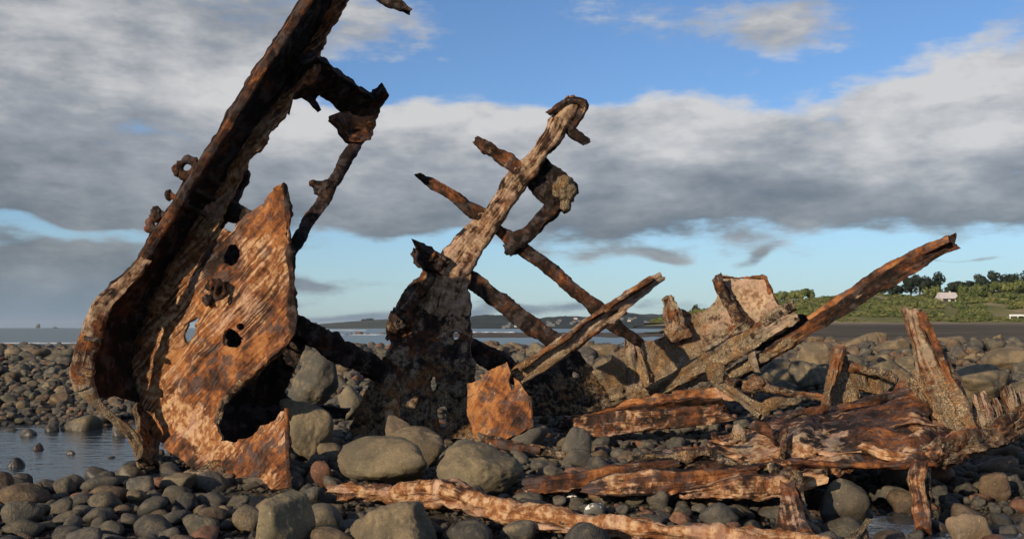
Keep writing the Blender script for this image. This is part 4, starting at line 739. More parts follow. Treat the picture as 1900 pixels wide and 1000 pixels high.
# boulder field at the right
BF = [(1597, 655, 78, 52, 'blocky pale boulder with a flat lit face, highest of the field', (.27, .215, .155), 14, 7), (1520, 680, 74, 60, 'pale brown boulder below the tip of the web plate', (.20, .165, .125), 10, 9),
      (1760, 650, 70, 44, 'flat-topped slab overhanging on its right end, behind the tall rib', (.24, .19, .14), 16, 7), (1815, 742, 150, 92, 'broad dome-shaped grey-brown boulder right of the tall rib', (.165, .14, .105), 5, 9),
      (1640, 720, 110, 70, 'grey boulder behind the triangular fin', (.155, .135, .105), 6, 9), (1505, 722, 90, 70, 'dark grey boulder between pipe and long beam', (.12, .112, .10), 8, 9), (1655, 660, 66, 44, 'low brown boulder left of the tall rib top', (.205, .165, .12), 9, 9),
      (1870, 690, 120, 66, 'wide boulder at the right edge of the field', (.19, .155, .115), 6, 9), (1720, 720, 80, 60, 'reddish-brown boulder directly behind the tall rib', (.20, .145, .105), 7, 9), (1580, 700, 90, 56, 'grey smooth boulder in the middle of the field', (.15, .135, .11), 6, 9),
      (1690, 690, 70, 40, 'small grey boulder between fin and tall rib', (.15, .13, .105), 7, 9), (1850, 655, 90, 34, 'long low boulder on the skyline of the field, far right', (.22, .175, .125), 8, 9), (1440, 705, 70, 52, 'dark boulder in the gap under the rails', (.10, .096, .088), 7, 9),
      (1005, 668, 72, 46, 'smooth grey boulder between the cross bars', (.175, .155, .125), 6, 9), (1075, 662, 60, 40, 'brown rough boulder right of the channel beam', (.185, .15, .115), 8, 11), (1125, 668, 70, 40, 'brown boulder left of the horned plating', (.19, .155, .12), 8, 11),
      (958, 655, 46, 26, 'small brown rock seen through the frame, left', (.2, .16, .12), 9, 11), (905, 650, 40, 28, 'pointed brown rock just right of the frame', (.2, .15, .11), 10, 9), (1900, 740, 90, 60, 'grey boulder cut by the right edge of the picture', (.15, .13, .105), 6, 9), (1560, 735, 60, 36, 'grey cobble-like boulder beside the fin base', (.14, .125, .105), 6, 9)]
for i, (px, base, wp, hp, lab, tn, p_, pl_) in enumerate(BF):
    boulder('boulder', lab, px, base, wp, hp * .76, 200 + i * 3, tn, None, .9, p_ * 1.7, pl_, None, 5, .09, 'boulders of the field behind the hull', .3)
r = np.random.RandomState(5)
for (u0, u1, y0, y1, n, s0, s1, zone) in ((1420, 1960, 630, 735, 150, 14, 62, 'in the boulder field behind the hull section'), (880, 1240, 644, 690, 40, 12, 34, 'among rocks seen under the cross bars'), (560, 700, 655, 735, 16, 12, 30, 'seen under the stay right of the bow'), (0, 240, 655, 760, 34, 12, 38, 'on the stony flat left of the bow')):
    for i in range(n):
        px, base = r.uniform(u0, u1), r.uniform(y0, y1); k = .55 + .9 * (base - y0) / (y1 - y0); wp = r.uniform(s0, s1) * k; tn = ['grey', 'olive-grey', 'tan', 'brown'][r.randint(4)]; col = np.array(TINTS[tn]) * r.uniform(.9, 1.15)
        tall = r.uniform(.32, .62); sz = 'small' if wp < 20 else 'large' if wp > 36 else 'middling'; sh = 'low' if tall < .45 else 'humped'
        boulder('rock', f'{sz} {sh} {tn} rock {zone}', px, base, wp, wp * tall, 400 + r.randint(60), [float(c) for c in col], None, .85, r.uniform(7, 18), r.randint(7, 12), None, 3 if wp < 24 else 4, .08, f'rocks {zone}', .35, cat='rock')

# ------------------------------------------------------------------ cobbles: packed, nearest/largest as things, the rest as one mass
VAR = []
for k in range(14):
    rr = np.random.RandomState(900 + k); q, f = stone_verts(70 + k, 3, rr.uniform(3.2, 7) if k < 7 else rr.uniform(8, 18), rr.randint(7, 12), (1, rr.uniform(.66, .92), rr.uniform(.42, .68)), .06, .012)
    me = bpy.data.meshes.new('cobble'); me.from_pydata(q.tolist(), [], f); me.polygons.foreach_set('use_smooth', [True] * len(me.polygons)); me.materials.append(COBBLE); VAR.append((me, np.abs(q).max(0)))
PALE = [P(a, b_, c_)[:2] for a, b_, c_ in ((680, 914, 6.62), (790, 912, 6.43), (885, 934, 6.1), (1010, 962, 5.76), (1200, 982, 5.48), (1450, 1004, 5.24))]
def pack():
    r = np.random.RandomState(21); cell = .5; grid = {}; out = []
    def ok(x, y, rad, gap):
        i, j = int(x // cell), int(y // cell); m_ = int(math.ceil((rad + .34) / cell))
        for a in range(i - m_, i + m_ + 1):
            for c in range(j - m_, j + m_ + 1):
                for (u, v, s) in grid.get((a, c), ()):
                    if (u - x) ** 2 + (v - y) ** 2 < ((s + rad) * gap) ** 2: return False
        return True
    def add(x, y, rad): grid.setdefault((int(x // cell), int(y // cell)), []).append((x, y, rad))
    for (pa, pb) in zip(PALE[:-1], PALE[1:]):                # keep larger cobbles off the pale beam
        for t_ in np.linspace(0, 1, 12): q = np.array(pa) * (1 - t_) + np.array(pb) * t_; add(float(q[0]), float(q[1]), .11)
    for (x, y, s) in BOULD:
        for a in np.arange(0, s, .2) if s > .3 else (0,):
            for q in np.linspace(0, 6.28, max(1, int(a * 25)), endpoint=False): add(x + a * math.cos(q), y + a * math.sin(q), min(s, .22) if a == 0 else min(.2, s - a))
    for (ya, yb, n, s0, s1, gap) in ((4.3, 9, 420, .10, .155, .88), (4.3, 12, 2000, .07, .10, .86), (4.3, 14, 6500, .048, .075, .85), (4.3, 11, 9000, .026, .048, .86), (12, 20, 3500, .07, .13, .84), (15, 30, 4200, .12, .24, .8), (15, 32, 6500, .06, .12, .82), (28, 78, 9000, .16, .40, .75), (28, 78, 7000, .1, .2, .8)):
        yy = np.sqrt(r.uniform(ya ** 2, yb ** 2, n)); xx = r.uniform(-1, 1, n) * (yy * .60 + .6); ss = s0 + (s1 - s0) * r.uniform(0, 1, n) ** 1.6; hh = H(xx, yy)
        for x, y, s, h_ in zip(xx, yy, ss, hh):
            if y > 40 and (x / y > .17 or h_ < -.36): continue
            if y > 25 and x / y > .3 and r.rand() < .6: continue
            if h_ < -.14 and r.rand() < (.45 if x < 0 else .2): continue
            if ok(x, y, s, gap): add(x, y, s); out.append((x, y, s, h_))
    n = 9000; yy = np.sqrt(r.uniform(4.3 ** 2, 9.5 ** 2, n)); xx = r.uniform(-1, 1, n) * (yy * .60 + .4); hh = H(xx, yy)
    out += [(x, y, s, h_) for x, y, s, h_ in zip(xx, yy, r.uniform(.010, .026, n), hh)]      # grit between the cobbles
    return out
cob = pack()
R3 = np.random.RandomState(33); recs = []
for (x, y, s, h_) in cob:
    k = R3.randint(14); zs = VAR[k][1][2]; warm = sstep(x / y, -.1, .45); red = R3.rand()
    tn = 'reddish' if red < .03 + .05 * warm else 'brown' if red < .20 + .15 * warm else 'tan' if red < .27 + .08 * warm else 'olive-grey' if red < .5 else 'dark slate' if red < .72 else 'grey'
    col = np.array(TINTS[tn]) * R3.uniform(.85, 1.12)
    rot = (R3.normal(0, .22), R3.normal(0, .22), R3.uniform(0, 6.28)); sc = s * 1.12 * np.array((1, 1, R3.uniform(.85, 1.25)))
    z = h_ - .02 + sc[2] * zs * R3.uniform(.35, .8)
    px = CX + F * x / y; py = HY + F * (CH - z) / y; vis = -40 < px < 1940 and py < 1040
    recs.append((s / y if vis else 0, x, y, z, rot, sc, k, tn, col, px, py, s))
recs.sort(key=lambda q: -q[0])
def zone(px, py, y):
    if py > 900:
        for lim, nm in ((110, 'in the bottom left corner'), (230, 'in the pebble bed below the pool'), (340, 'below the triangular stone by the bow'), (455, 'left of the sharp-edged boulder'), (620, 'around the sharp-edged boulder'), (860, 'beside the pitted flat-topped rock'), (1060, 'before the domed boulder'), (1260, 'between charred planks and pale beam'), (1440, 'left of the forked stub'), (1600, 'right of the forked stub'), (1740, 'by the thin stub under the hull'), (3000, 'in the pool at the right edge')):
            if px < lim: return nm
    for lim, nm in ((280, 'at the pool margin'), (560, 'below the bow plate'), (860, 'around the boulders before the frame'), (1060, 'by the thin splintered strip'), (1300, 'below the flat girder'), (1600, 'under the hull section'), (3000, 'at the right end of the hull')):
        if px < lim: return nm
mats14 = []
for i, (sz, x, y, z, rot, sc, k, tn, col, px, py, s) in enumerate(recs[:300]):
    o = bpy.data.objects.new('cobble', VAR[k][0]); o.location = (x, y, z); o.rotation_euler = rot; o.scale = tuple(sc); COL.objects.link(o); o['tint'] = [float(c) for c in col]
    shp = 'flat' if sc[2] * VAR[k][1][2] / sc[0] < .5 else 'plump'; big = 'large' if i < 90 else 'medium' if i < 200 else 'small'
    tag(o, f'{big} {shp} {tn} cobble {zone(px, py, y)}', 'cobble', f'cobbles {zone(px, py, y)}')
rest = recs[300:]
def scatter(name, rest, srcs, label, cat, tint=True):
    me = bpy.data.meshes.new(name); me.from_pydata([(q[1], q[2], q[3]) for q in rest], [], [])
    for nm, typ, key, arr in (('rot', 'FLOAT_VECTOR', 'vector', [q[4] for q in rest]), ('scl', 'FLOAT_VECTOR', 'vector', [q[5] for q in rest]), ('tint', 'FLOAT_VECTOR', 'vector', [q[8] for q in rest])):
        a = me.attributes.new(nm, typ, 'POINT'); a.data.foreach_set(key, np.asarray(arr, np.float32).ravel())
    a = me.attributes.new('idx', 'INT', 'POINT'); a.data.foreach_set('value', np.asarray([q[6] for q in rest], np.int32))
    o = bpy.data.objects.new(name, me); COL.objects.link(o)
    ng = bpy.data.node_groups.new(name, 'GeometryNodeTree'); ng.interface.new_socket('Geometry', in_out='INPUT', socket_type='NodeSocketGeometry'); ng.interface.new_socket('Geometry', in_out='OUTPUT', socket_type='NodeSocketGeometry')
    N, Lk = ng.nodes, ng.links; gi = N.new('NodeGroupInput'); go = N.new('NodeGroupOutput'); iop = N.new('GeometryNodeInstanceOnPoints'); jn = N.new('GeometryNodeGeometryToInstance'); jj = N.new('GeometryNodeJoinGeometry')
    for s_ in srcs:
        oi = N.new('GeometryNodeObjectInfo'); oi.inputs['Object'].default_value = s_; oi.transform_space = 'ORIGINAL'; oi.inputs['As Instance'].default_value = True
        Lk.new(oi.outputs['Geometry'], jj.inputs[0])
    def att(nm, dt):
        n = N.new('GeometryNodeInputNamedAttribute'); n.data_type = dt; n.inputs['Name'].default_value = nm; return n.outputs[0]
    e2r = N.new('FunctionNodeEulerToRotation'); Lk.new(att('rot', 'FLOAT_VECTOR'), e2r.inputs[0])
    Lk.new(gi.outputs[0], iop.inputs['Points']); Lk.new(jj.outputs[0], iop.inputs['Instance']); iop.inputs['Pick Instance'].default_value = True
    Lk.new(att('idx', 'INT'), iop.inputs['Instance Index']); Lk.new(e2r.outputs[0], iop.inputs['Rotation']); Lk.new(att('scl', 'FLOAT_VECTOR'), iop.inputs['Scale'])
    Lk.new(iop.outputs[0], go.inputs[0]); md = o.modifiers.new('scatter', 'NODES'); md.node_group = ng
    tag(o, label, cat, kind='stuff'); return o
first = {}
for o in bpy.data.objects:
    if o.type == 'MESH' and o.name.startswith('cobble') and o.data not in [s.data for s in first.values()]: first[len(first)] = o
rest = [q[:6] + (q[6] % max(1, len(first)),) + q[7:] for q in rest]
scatter('cobble_bed', rest, list(first.values()), 'bed of rounded grey beach cobbles covering the shore', 'cobbles')

# ------------------------------------------------------------------ far shore, hills, trees, houses
def ribbon(name, sky_pts, Yf, Yr, zf, mat, nx=220, ny=26, rough=.06, back=1.25, seed=1):
    pxs = np.linspace(sky_pts[0][0], sky_pts[-1][0], nx); sk = np.interp(pxs, [p[0] for p in sky_pts], [p[1] for p in sky_pts]); v = []
    tt = np.concatenate([np.linspace(0, 1, ny), [1.12, back]])
    for j, t_ in enumerate(tt):
        for i, px in enumerate(pxs):
            Y = Yf + (Yr - Yf) * t_; zr = CH + (HY - sk[i]) / F * Yr; hgt = zr - zf
            s_ = (1 - (1 - min(t_, 1)) ** 1.6) if t_ <= 1 else 1 - (t_ - 1) / (back - 1) * 1.3
            v.append(((px - CX) / F * Y, Y, zf + hgt * s_))
    v = np.array(v); e = np.tile(np.sin(np.clip((pxs - pxs[0]) / 40, 0, math.pi / 2)), len(tt))
    v[:, 2] += rough * (Yr - Yf) * .1 * fbm(v / (Yr - Yf) * 6.0 + seed, 4) * np.repeat(np.sin(np.clip(tt, 0, 1) * 2.6) , nx) * e
    f = [(j * nx + i, j * nx + i + 1, (j + 1) * nx + i + 1, (j + 1) * nx + i) for j in range(len(tt) - 1) for i in range(nx - 1)]
    tag(mesh_obj(name, v, f, mat), kind='structure'); return v.reshape(len(tt), nx, 3), pxs
hill_m = mat_simple('hill_grass', (.120, .125, .042), (.190, .170, .066), .10, .95, .6, .8, (.27, .215, .125))
HV, HPX = ribbon('green_hill', [(1195, 602), (1245, 590), (1300, 580), (1360, 574), (1450, 563), (1520, 556), (1600, 550), (1660, 551), (1720, 553), (1800, 550), (1900, 543), (2100, 535), (2500, 530)], 232, 330, 2.35, hill_m, 200, 26, .10, 1.5, 2)
far_m = mat_simple('far_woods', (.014, .022, .020), (.034, .042, .028), .006, .95, .8, 6.0, (.075, .078, .055))
FV, FPX = ribbon('far_hills', [(838, 592), (880, 588), (900, 586), (935, 588), (960, 591), (1000, 592), (1040, 588), (1070, 587), (1090, 590), (1130, 587), (1165, 584), (1200, 585), (1240, 582), (1320, 584), (1500, 580)], 1500, 2300, -.3, far_m, 260, 16, .12, 1.3, 4)
head_m = mat_simple('headland_grass', (.045, .058, .042), (.072, .078, .052), .008, .95, .5, 4.0)
ribbon('headland', [(582, 607), (592, 601), (625, 598), (660, 596), (690, 594), (715, 592), (760, 589), (840, 588), (900, 592)], 1900, 2300, -.3, head_m, 120, 10, .04, 1.3, 6)
reef_m = mat_simple('reef_rock', (.07, .058, .044), (.135, .105, .075), .25, .9, .8, .3)
def reef():
    nx, ny = 160, 14; v = []
    for j in range(ny):
        for i in range(nx):
            px = 700 + 620 * i / (nx - 1); t_ = j / (ny - 1); Y = 142 + 170 * t_; e = math.sin(math.pi * min(1, i / 30) / 2)
            v.append(((px - CX) / F * Y, Y, SEA_Z - .25 + .48 * math.sin(math.pi * t_) ** .5 * e))
    v = np.array(v); v[:, 2] += .16 * fbm(v * np.array((.25, .12, 0)) + 3, 4)
    return tag(mesh_obj('reef', v, [(j * nx + i, j * nx + i + 1, (j + 1) * nx + i + 1, (j + 1) * nx + i) for j in range(ny - 1) for i in range(nx - 1)], reef_m), 'brown rocky reef bar across the bay before far hills', 'reef', kind='structure')
reef()
dune_m = mat_simple('dune_sand', (.30, .25, .16), (.22, .20, .11), .15, .95, .4, .3)
ribbon('dune', [(1175, 608), (1200, 603), (1225, 601), (1250, 597), (1290, 595)], 215, 240, 1.6, dune_m, 40, 8, .05, 1.4, 9)
for (a, b_, y, th, sd, lab) in ((600, 735, 621.5, .8, 1, 'white breakers around rocks between bow and frame'), (650, 735, 645.5, .5, 2, 'white foam line at the shingle edge left of the frame'), (-60, 150, 637, 1.2, 3, 'pale wash of surf along the left shore'), (915, 945, 643, .4, 4, 'small wave foam right of the frame'), (560, 680, 613.5, .6, 5, 'thin white wave line before the headland'), (875, 960, 617, .5, 7, 'white wave line behind the reef bar')):
    foam_patch(a, b_, y, th, sd, lab)
for i, (px, y, wp, hp, tn, lab) in enumerate(((642, 621, 14, 4, 'tan', 'pale low rock in the breakers, left one'), (666, 620, 16, 5, 'reddish', 'reddish low rock in the breakers, middle one'), (684, 620.5, 12, 3, 'tan', 'pale low rock in the breakers, right of the reddish one'), (712, 620, 14, 4, 'brown', 'brown low rock in the breakers, nearest the frame'), (600, 613, 12, 2.5, 'dark slate', 'dark flat rock off the tip of the headland'), (652, 620.5, 7, 4, 'dark slate', 'small dark rock between the pale and reddish ones'))):
    boulder('reef_rock', lab, px, y, wp, hp, 700 + i, tn, (CH - SEA_Z) * F / (y - HY), .8, 8, 9, None, 3, .1, 'rocks in the surf', .5, cat='rock')
boulder('sea_stack', 'lone sea stack on the far left horizon', 70, 608.6, 10, 9, 720, (.13, .14, .16), 3500, .8, 7, 9, 0, 3, .1, None, .2, cat='sea stack')
boulder('sea_stack', 'low dark islet just right of the sea stack on the horizon', 102, 608.6, 10, 2.4, 723, (.10, .12, .15), 3500, .8, 7, 9, 0, 3, .1, None, .2, cat='islet')

def mat_leaf(name, c1, c2):
    mt, t, b = new_mat(name); wp = t.new('ShaderNodeNewGeometry').outputs['Position']; rnd = t.new('ShaderNodeObjectInfo').outputs['Random']; pr = t.new('ShaderNodeNewGeometry').outputs['Random Per Island']
    f = t.m('ADD', t.m('MULTIPLY', t.noise(wp, .5, 4, .6), .5), t.m('ADD', t.m('MULTIPLY', rnd, .25), t.m('MULTIPLY', pr, .25)))
    t.l.new(t.mix(t.sst(f, .25, .75), c1, c2), b.inputs['Base Color']); b.inputs['Roughness'].default_value = .8; b.inputs['Specular IOR Level'].default_value = .15; return mt
CYP = mat_leaf('cypress_foliage', (.012, .020, .014), (.034, .045, .026)); BUSH = mat_leaf('bush_foliage', (.055, .078, .024), (.165, .180, .062)); SCRUB = mat_leaf('scrub_foliage', (.085, .100, .030), (.230, .215, .085))
BARK = mat_simple('bark', (.05, .04, .03), (.09, .07, .05), 3.0)
def leaf_cloud(seed, lobes, n, size):
    r = np.random.RandomState(seed); V = []; Fc = []
    for i in range(n):
        cx, cy, cz, rx, ry, rz = lobes[r.randint(len(lobes))]; d = r.normal(size=3); d /= np.linalg.norm(d); k = r.uniform(.55, 1.0) ** .6
        c = np.array((cx, cy, cz)) + d * k * np.array((rx, ry, rz)); a = r.normal(size=3); a /= np.linalg.norm(a); u = np.cross(a, d + .3 * r.normal(size=3)); u /= np.linalg.norm(u) + 1e-9; w_ = np.cross(u, d); s = size * r.uniform(.5, 1.3); b0 = len(V)
        V += [c - u * s - w_ * s * .5, c + u * s - w_ * s * .6, c + u * s * .7 + w_ * s, c - u * s * .8 + w_ * s * .7]; Fc.append((b0, b0 + 1, b0 + 2, b0 + 3))
    return np.array(V), Fc
def hill_z(px, Y):
    t_ = (Y - 232) / 98 * 25; j = min(24, max(0, int(t_))); i = int(np.clip(np.searchsorted(HPX, px), 0, len(HPX) - 1)); a = HV[j, i, 2]; b_ = HV[j + 1, i, 2]; return float(a + (b_ - a) * (t_ - j))
def tree(name, label, px, Y, wd, ht, mat, seed, flat=True, group=None, leaf=.30, n=1500, z=None):
    r = np.random.RandomState(seed); x = (px - CX) / F * Y; z = hill_z(px, Y) - .1 if z is None else z
    T_ = Thing(name, (x, Y, z), label, 'tree' if flat or ht > 3.5 else 'shrub', group); lobes = []; k = 11
    for i in range(k):
        a = r.uniform(-1, 1); lobes.append((a * wd * .36, r.uniform(-.3, .3) * wd, ht * (r.uniform(.42, .84) - .20 * abs(a)) if flat else ht * r.uniform(.4, .7), wd * r.uniform(.16, .26), wd * .22, ht * r.uniform(.14, .24) if flat else ht * r.uniform(.25, .36)))
    v, f = leaf_cloud(seed, lobes, n, leaf); mesh_obj('crown', v + T_.loc, f, mat, T_, smooth=False)
    V = []; Fc = []
    def limb(p0, p1, r0, r1):
        b0 = len(V); d = np.array(p1) - np.array(p0); d = d / np.linalg.norm(d); u = np.cross(d, (0, 1, .1)); u /= np.linalg.norm(u); w_ = np.cross(d, u)
        for p_, q in ((p0, r0), (p1, r1)):
            for m_ in range(6): V.append(np.array(p_) + (u * math.cos(m_ * 1.047) + w_ * math.sin(m_ * 1.047)) * q)
        for m_ in range(6): Fc.append((b0 + m_, b0 + (m_ + 1) % 6, b0 + 6 + (m_ + 1) % 6, b0 + 6 + m_))
    limb((0, 0, -.3), (wd * .03, 0, ht * .45), wd * .05, wd * .035)
    for l in lobes[:5]: limb((wd * .02, 0, ht * .38), (l[0], l[1], l[2]), wd * .03, wd * .01)
    mesh_obj('trunk', np.array(V) + T_.loc, Fc, BARK, T_); return T_
for i, (px, wd, ht, lab) in enumerate((px, wd * 1.3, ht * 1.25, lab) for (px, wd, ht, lab) in ((1650, 6.5, 3.6, 'flat dark cypress half hidden behind the long beam'), (1690, 5, 6.2, 'leftmost dark cypress of the pair left of the house'), (1706, 5.5, 7.2, 'dark cypress in the middle of the clump left of the house'), (1730, 6, 7.6, 'tallest dark cypress of the clump left of the house'),
        (1764, 6.5, 4.6, 'low wind-swept cypress directly behind the house'), (1786, 7, 5.0, 'broad low cypress just right of the house'), (1815, 5.5, 7.2, 'dark domed cypress right of the house, first of three'), (1843, 6, 7.0, 'dark domed cypress right of the house, second of three'), (1876, 6, 6.0, 'flat-topped cypress near the right edge'), (1915, 6, 6.2, 'cypress cut by the right edge of the picture'), (1800, 4, 4.2, 'small dark cypress between the broad low one and the domes'))):
    tree('cypress_tree', lab, px, 322, wd, ht, CYP, 40 + i, True, 'dark cypresses along the hill top')
tree('cypress_tree', 'lone small dark tree on the skyline left of the horned plating', 1292, 318, 2.6, 3.0, CYP, 70, True, None, .22, 500)
for i, (px, Y, wd, ht, lab) in enumerate(((1458, 322, 5, 4.2, 'round green tree just right of the horned plating'), (1477, 322, 4.5, 4.6, 'middle round green tree beside the plating'), (1499, 322, 4.5, 4.4, 'right round green tree beside the plating'), (1440, 322, 3.5, 4.0, 'green tree half behind the edge of the plating'), (1726, 300, 5.5, 4.6, 'rounded light green tree left of the house'), (1736, 296, 3.6, 5.2, 'tall light green tree touching the house on its left'),
        (1792, 306, 4.5, 3.8, 'green bushy tree right of the house'), (1822, 306, 5, 3.6, 'green bushy tree below the first domed cypress'), (1850, 300, 5, 4.2, 'green bushy tree below the second domed cypress'), (1880, 296, 6, 4.6, 'large green bushy tree near the right edge'), (1898, 304, 5, 5, 'green tree at the right edge of the hill'), (1774, 270, 3.5, 1.6, 'green shrub in front of the house'), (1812, 284, 6, 3.2, 'wide green shrub right of the house front'), (1868, 276, 5.5, 3.4, 'dark green shrub on the right slope'))):
    tree('broadleaf_tree', lab, px, Y, wd, ht, BUSH, 90 + i, False, 'green trees and bushes on the hill', .26, 1100)
# scrub over the slope, one mass
srcs = []
for k in range(5):
    rr = np.random.RandomState(60 + k); lobes = [(rr.uniform(-.6, .6), rr.uniform(-.5, .5), rr.uniform(.1, .45), rr.uniform(.35, .6), .5, rr.uniform(.25, .45)) for _ in range(5)]; v, f = leaf_cloud(60 + k, lobes, 420, .095)
    px = (1620, 1690, 1780, 1840, 1560)[k]; Y = (250, 262, 258, 268, 275)[k]; x = (px - CX) / F * Y; me = bpy.data.meshes.new('shrub'); me.from_pydata(v.tolist(), [], f); me.materials.append(SCRUB if k % 2 else BUSH)
    o = bpy.data.objects.new('shrub', me); COL.objects.link(o); o.location = (x, Y, hill_z(px, Y)); o.scale = (2.2, 2.0, 1.9); srcs.append(o)
    tag(o, ('olive shrub in the middle of the hill slope', 'dark shrub on the slope left of the rib top', 'shrub low on the slope below the house', 'shrub low on the slope right of the rib', 'shrub on the slope right of the long beam')[k], 'shrub', 'shrubs on the hill slope')
rr = np.random.RandomState(8); sc = []
while len(sc) < 3200:
    px = rr.uniform(1215, 2300); Y = 234 + 100 * rr.rand() ** 1.2; x = (px - CX) / F * Y
    gap = pn(np.array([[x * .06, Y * .09, 4.0]]))[0] + .35 * pn(np.array([[x * .2, Y * .2, 8.0]]))[0]
    if gap > .20 or (1742 < px < 1783 and 240 < Y < 300): continue
    s = rr.uniform(.7, 1.6) * (1.15 if px > 1700 else .85) * (1 if Y > 240 else .6); sc.append((0, x, Y, hill_z(px, Y) - .1, (0, 0, rr.uniform(0, 6.28)), (s * 1.2, s * 1.2, s), rr.randint(5), '', (.1, .1, .1)))
scatter('hillside_scrub', sc, srcs, 'low green scrub covering the hill slope', 'scrub')

cream = mat_simple('painted_board', (.52, .47, .42), (.60, .55, .50), 2.0, .8, .2, .02); roofm = mat_simple('roof_sheet', (.50, .44, .42), (.58, .53, .51), 1.5, .7, .2, .02)
dk = mat_simple('dark_glass', (.03, .035, .04), (.05, .05, .055), 2.0, .2, 0); whitem = mat_simple('white_paint', (.72, .74, .76), (.80, .82, .84), .5, .6, .1, .02)
def boxv(x0, x1, y0, y1, z0, z1):
    return [(x0, y0, z0), (x1, y0, z0), (x1, y1, z0), (x0, y1, z0), (x0, y0, z1), (x1, y0, z1), (x1, y1, z1), (x0, y1, z1)], [(0, 3, 2, 1), (4, 5, 6, 7), (0, 1, 5, 4), (1, 2, 6, 5), (2, 3, 7, 6), (3, 0, 4, 7)]
def box(name, par, c, mat):
    v, f = boxv(*c); return mesh_obj(name, np.array(v) + par.loc, f, mat, par, smooth=False)
def gable(name, par, x0, x1, y0, y1, z0, z1, mat):
    ym = (y0 + y1) / 2; v = [(x0, y0, z0), (x1, y0, z0), (x1, y1, z0), (x0, y1, z0), (x0, ym, z1), (x1, ym, z1)]; return mesh_obj(name, np.array(v) + par.loc, [(0, 1, 5, 4), (2, 3, 4, 5), (1, 2, 5), (3, 0, 4), (0, 3, 2, 1)], mat, par, smooth=False)
Yh = 288; hx = (1762 - CX) / F * Yh; hz = CH + (HY - 562) / F * Yh
hs = Thing('beach_house', (hx, Yh, hz), 'small cream house with pale sheet roof among the trees on the hill', 'house')
box('wall', hs, (-2.3, 2.3, 0, 4, -1.5, 1.25), cream); gable('roof', hs, -2.55, 2.55, -.7, 4.6, 1.26, 3.15, roofm)
box('window', hs, (-1.7, -.5, -.05, .02, .3, 1.1), dk); box('window', hs, (.3, 1.5, -.05, .02, .3, 1.1), dk); box('veranda_post', hs, (-2.45, -2.3, -.65, -.5, -1.2, 1.25), cream); box('veranda_post', hs, (2.3, 2.45, -.65, -.5, -1.2, 1.25), cream); box('chimney', hs, (.6, .95, 1.5, 1.9, 2.4, 3.5), cream)
wb = Thing('white_barrier', ((1890 - CX) / F * 238, 238, CH + (HY - 589) / F * 238), 'low white barrier at the foot of the hill, right edge', 'barrier')
box('rail', wb, (-2.2, 4, 0, .2, .35, .75), whitem)
for k in range(4): box('post', wb, (-2.1 + k * 1.9, -1.95 + k * 1.9, .02, .18, -.4, .35), whitem)
townm = mat_simple('town_wall', (.12, .12, .115), (.19, .185, .18), 2.0, .8, .2, .02)
rr = np.random.RandomState(77)
spots = [(586, 600.5, 2100)] + [(float(rr.uniform(1005, 1235)), float(rr.uniform(594, 604)), 0) for _ in range(34)] + [(float(rr.uniform(880, 1000)), float(rr.uniform(600, 608)), 0) for _ in range(5)]
for i, (px, py, Y) in enumerate(spots):
    if not Y: Y = 1500 + 800 * (1 - ((py - 586) / 22)) ** 1.5 * .8
    ii = int(np.clip(np.searchsorted(FPX, px), 0, len(FPX) - 1)); tt = (Y - 1500) / 800 * 15; j = int(np.clip(tt, 0, 14)); zz = HVz = float(FV[j, ii, 2] + (FV[j + 1, ii, 2] - FV[j, ii, 2]) * (tt - j)) if i else 8.5
    wd = rr.uniform(2, 3.6); lab = 'white building on the tip of the headland' if i == 0 else 'tiny far town house ' + ('right of the channel beam' if px > 1150 else 'high on hill left of channel beam' if py < 598 else 'low on hill left of channel beam') if px > 1003 else 'tiny pale house at the foot of the far hill near the frame'
    th = Thing('town_house', ((px - CX) / F * Y, Y - 3, zz - .5), lab, 'house', None if i == 0 else 'houses of the far town')
    box('wall', th, (-wd, wd, 0, 5, -1, 3), townm if i % 9 else cream); gable('roof', th, -wd - .2, wd + .2, -.3, 5.3, 3.01, 4.8, townm if i % 2 else reef_m)
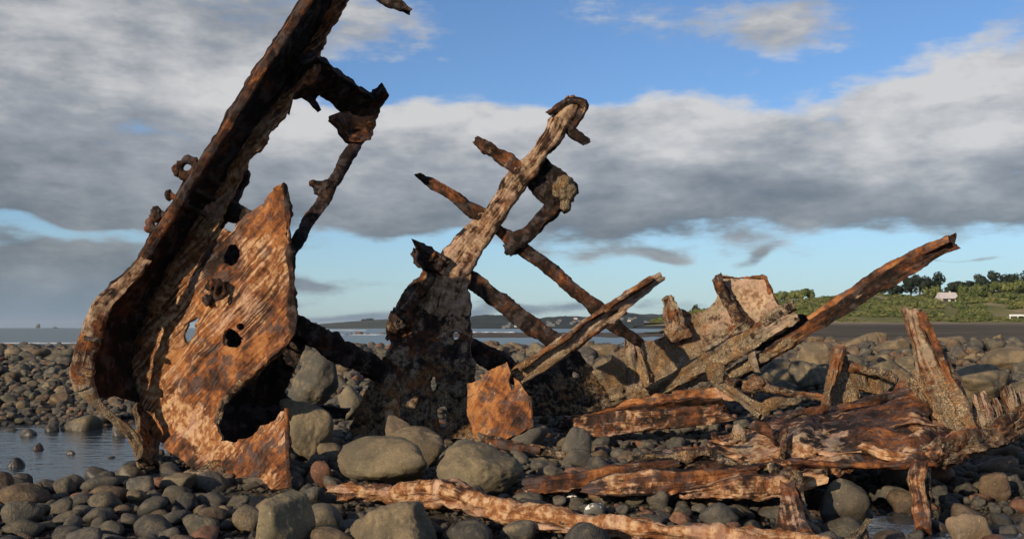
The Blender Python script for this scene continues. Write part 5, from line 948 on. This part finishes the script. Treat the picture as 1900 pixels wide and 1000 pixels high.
for i, (px, wd, ht) in enumerate(((676, 14, 9), (686, 20, 11), (1045, 26, 10), (900, 22, 9), (912, 18, 8), (1150, 22, 9))):
    tree('far_tree', ('small dark tree on the headland skyline, left of two', 'larger dark tree on the headland skyline, right of two', 'tree bump on the far hill skyline left of the channel beam', 'tree bump on the far hill skyline right of the frame', 'second tree bump right of the frame', 'tree bump on the far hill skyline above the beam')[i], px, 2290, wd, ht, CYP, 130 + i, True, 'trees on the far skyline', 1.4, 260, CH + (HY - (597.5 if i < 2 else 592)) / F * 2290 - 1)

# ------------------------------------------------------------------ tell look-alike stones apart by their order from the left
NUM = ('first', 'second', 'third', 'fourth', 'fifth', 'sixth', 'seventh', 'eighth', 'ninth', 'tenth', 'eleventh', 'twelfth', 'thirteenth', 'fourteenth', 'fifteenth', 'sixteenth')
same = {}
for o in scene.objects:
    if o.parent is None and o.get('label') and o.name.split('.')[0] in ('cobble', 'rock', 'town_house'): same.setdefault(o['label'], []).append(o)
for lab, os_ in same.items():
    if len(os_) < 2 or len(os_) > 16: continue
    os_.sort(key=lambda o: o.location.x / o.location.y)
    for i, o in enumerate(os_):
        o['label'] = f'{lab}, ' + ((('left', 'right') if len(os_) == 2 else ('left', 'middle', 'right'))[i] + ' one' if len(os_) < 4 else NUM[i] + ' from left')

# ------------------------------------------------------------------ sea air
hv, hf = boxv(-9100, 9100, -1050, 11100, -9, 75); hz_o = mesh_obj('haze', hv, hf, None, smooth=False); hm = bpy.data.materials.new('sea_haze'); hm.use_nodes = True
hn = hm.node_tree; hn.nodes.remove(hn.nodes['Principled BSDF']); pv = hn.nodes.new('ShaderNodeVolumePrincipled'); pv.inputs['Color'].default_value = (.80, .88, 1.0, 1); pv.inputs['Density'].default_value = .00006; pv.inputs['Anisotropy'].default_value = .2
hn.links.new(pv.outputs[0], hn.nodes['Material Output'].inputs['Volume']); hz_o.data.materials.append(hm); tag(hz_o, 'thin pale sea haze over the bay and far hills', 'haze', kind='stuff')
scene.cycles.volume_bounces = 0
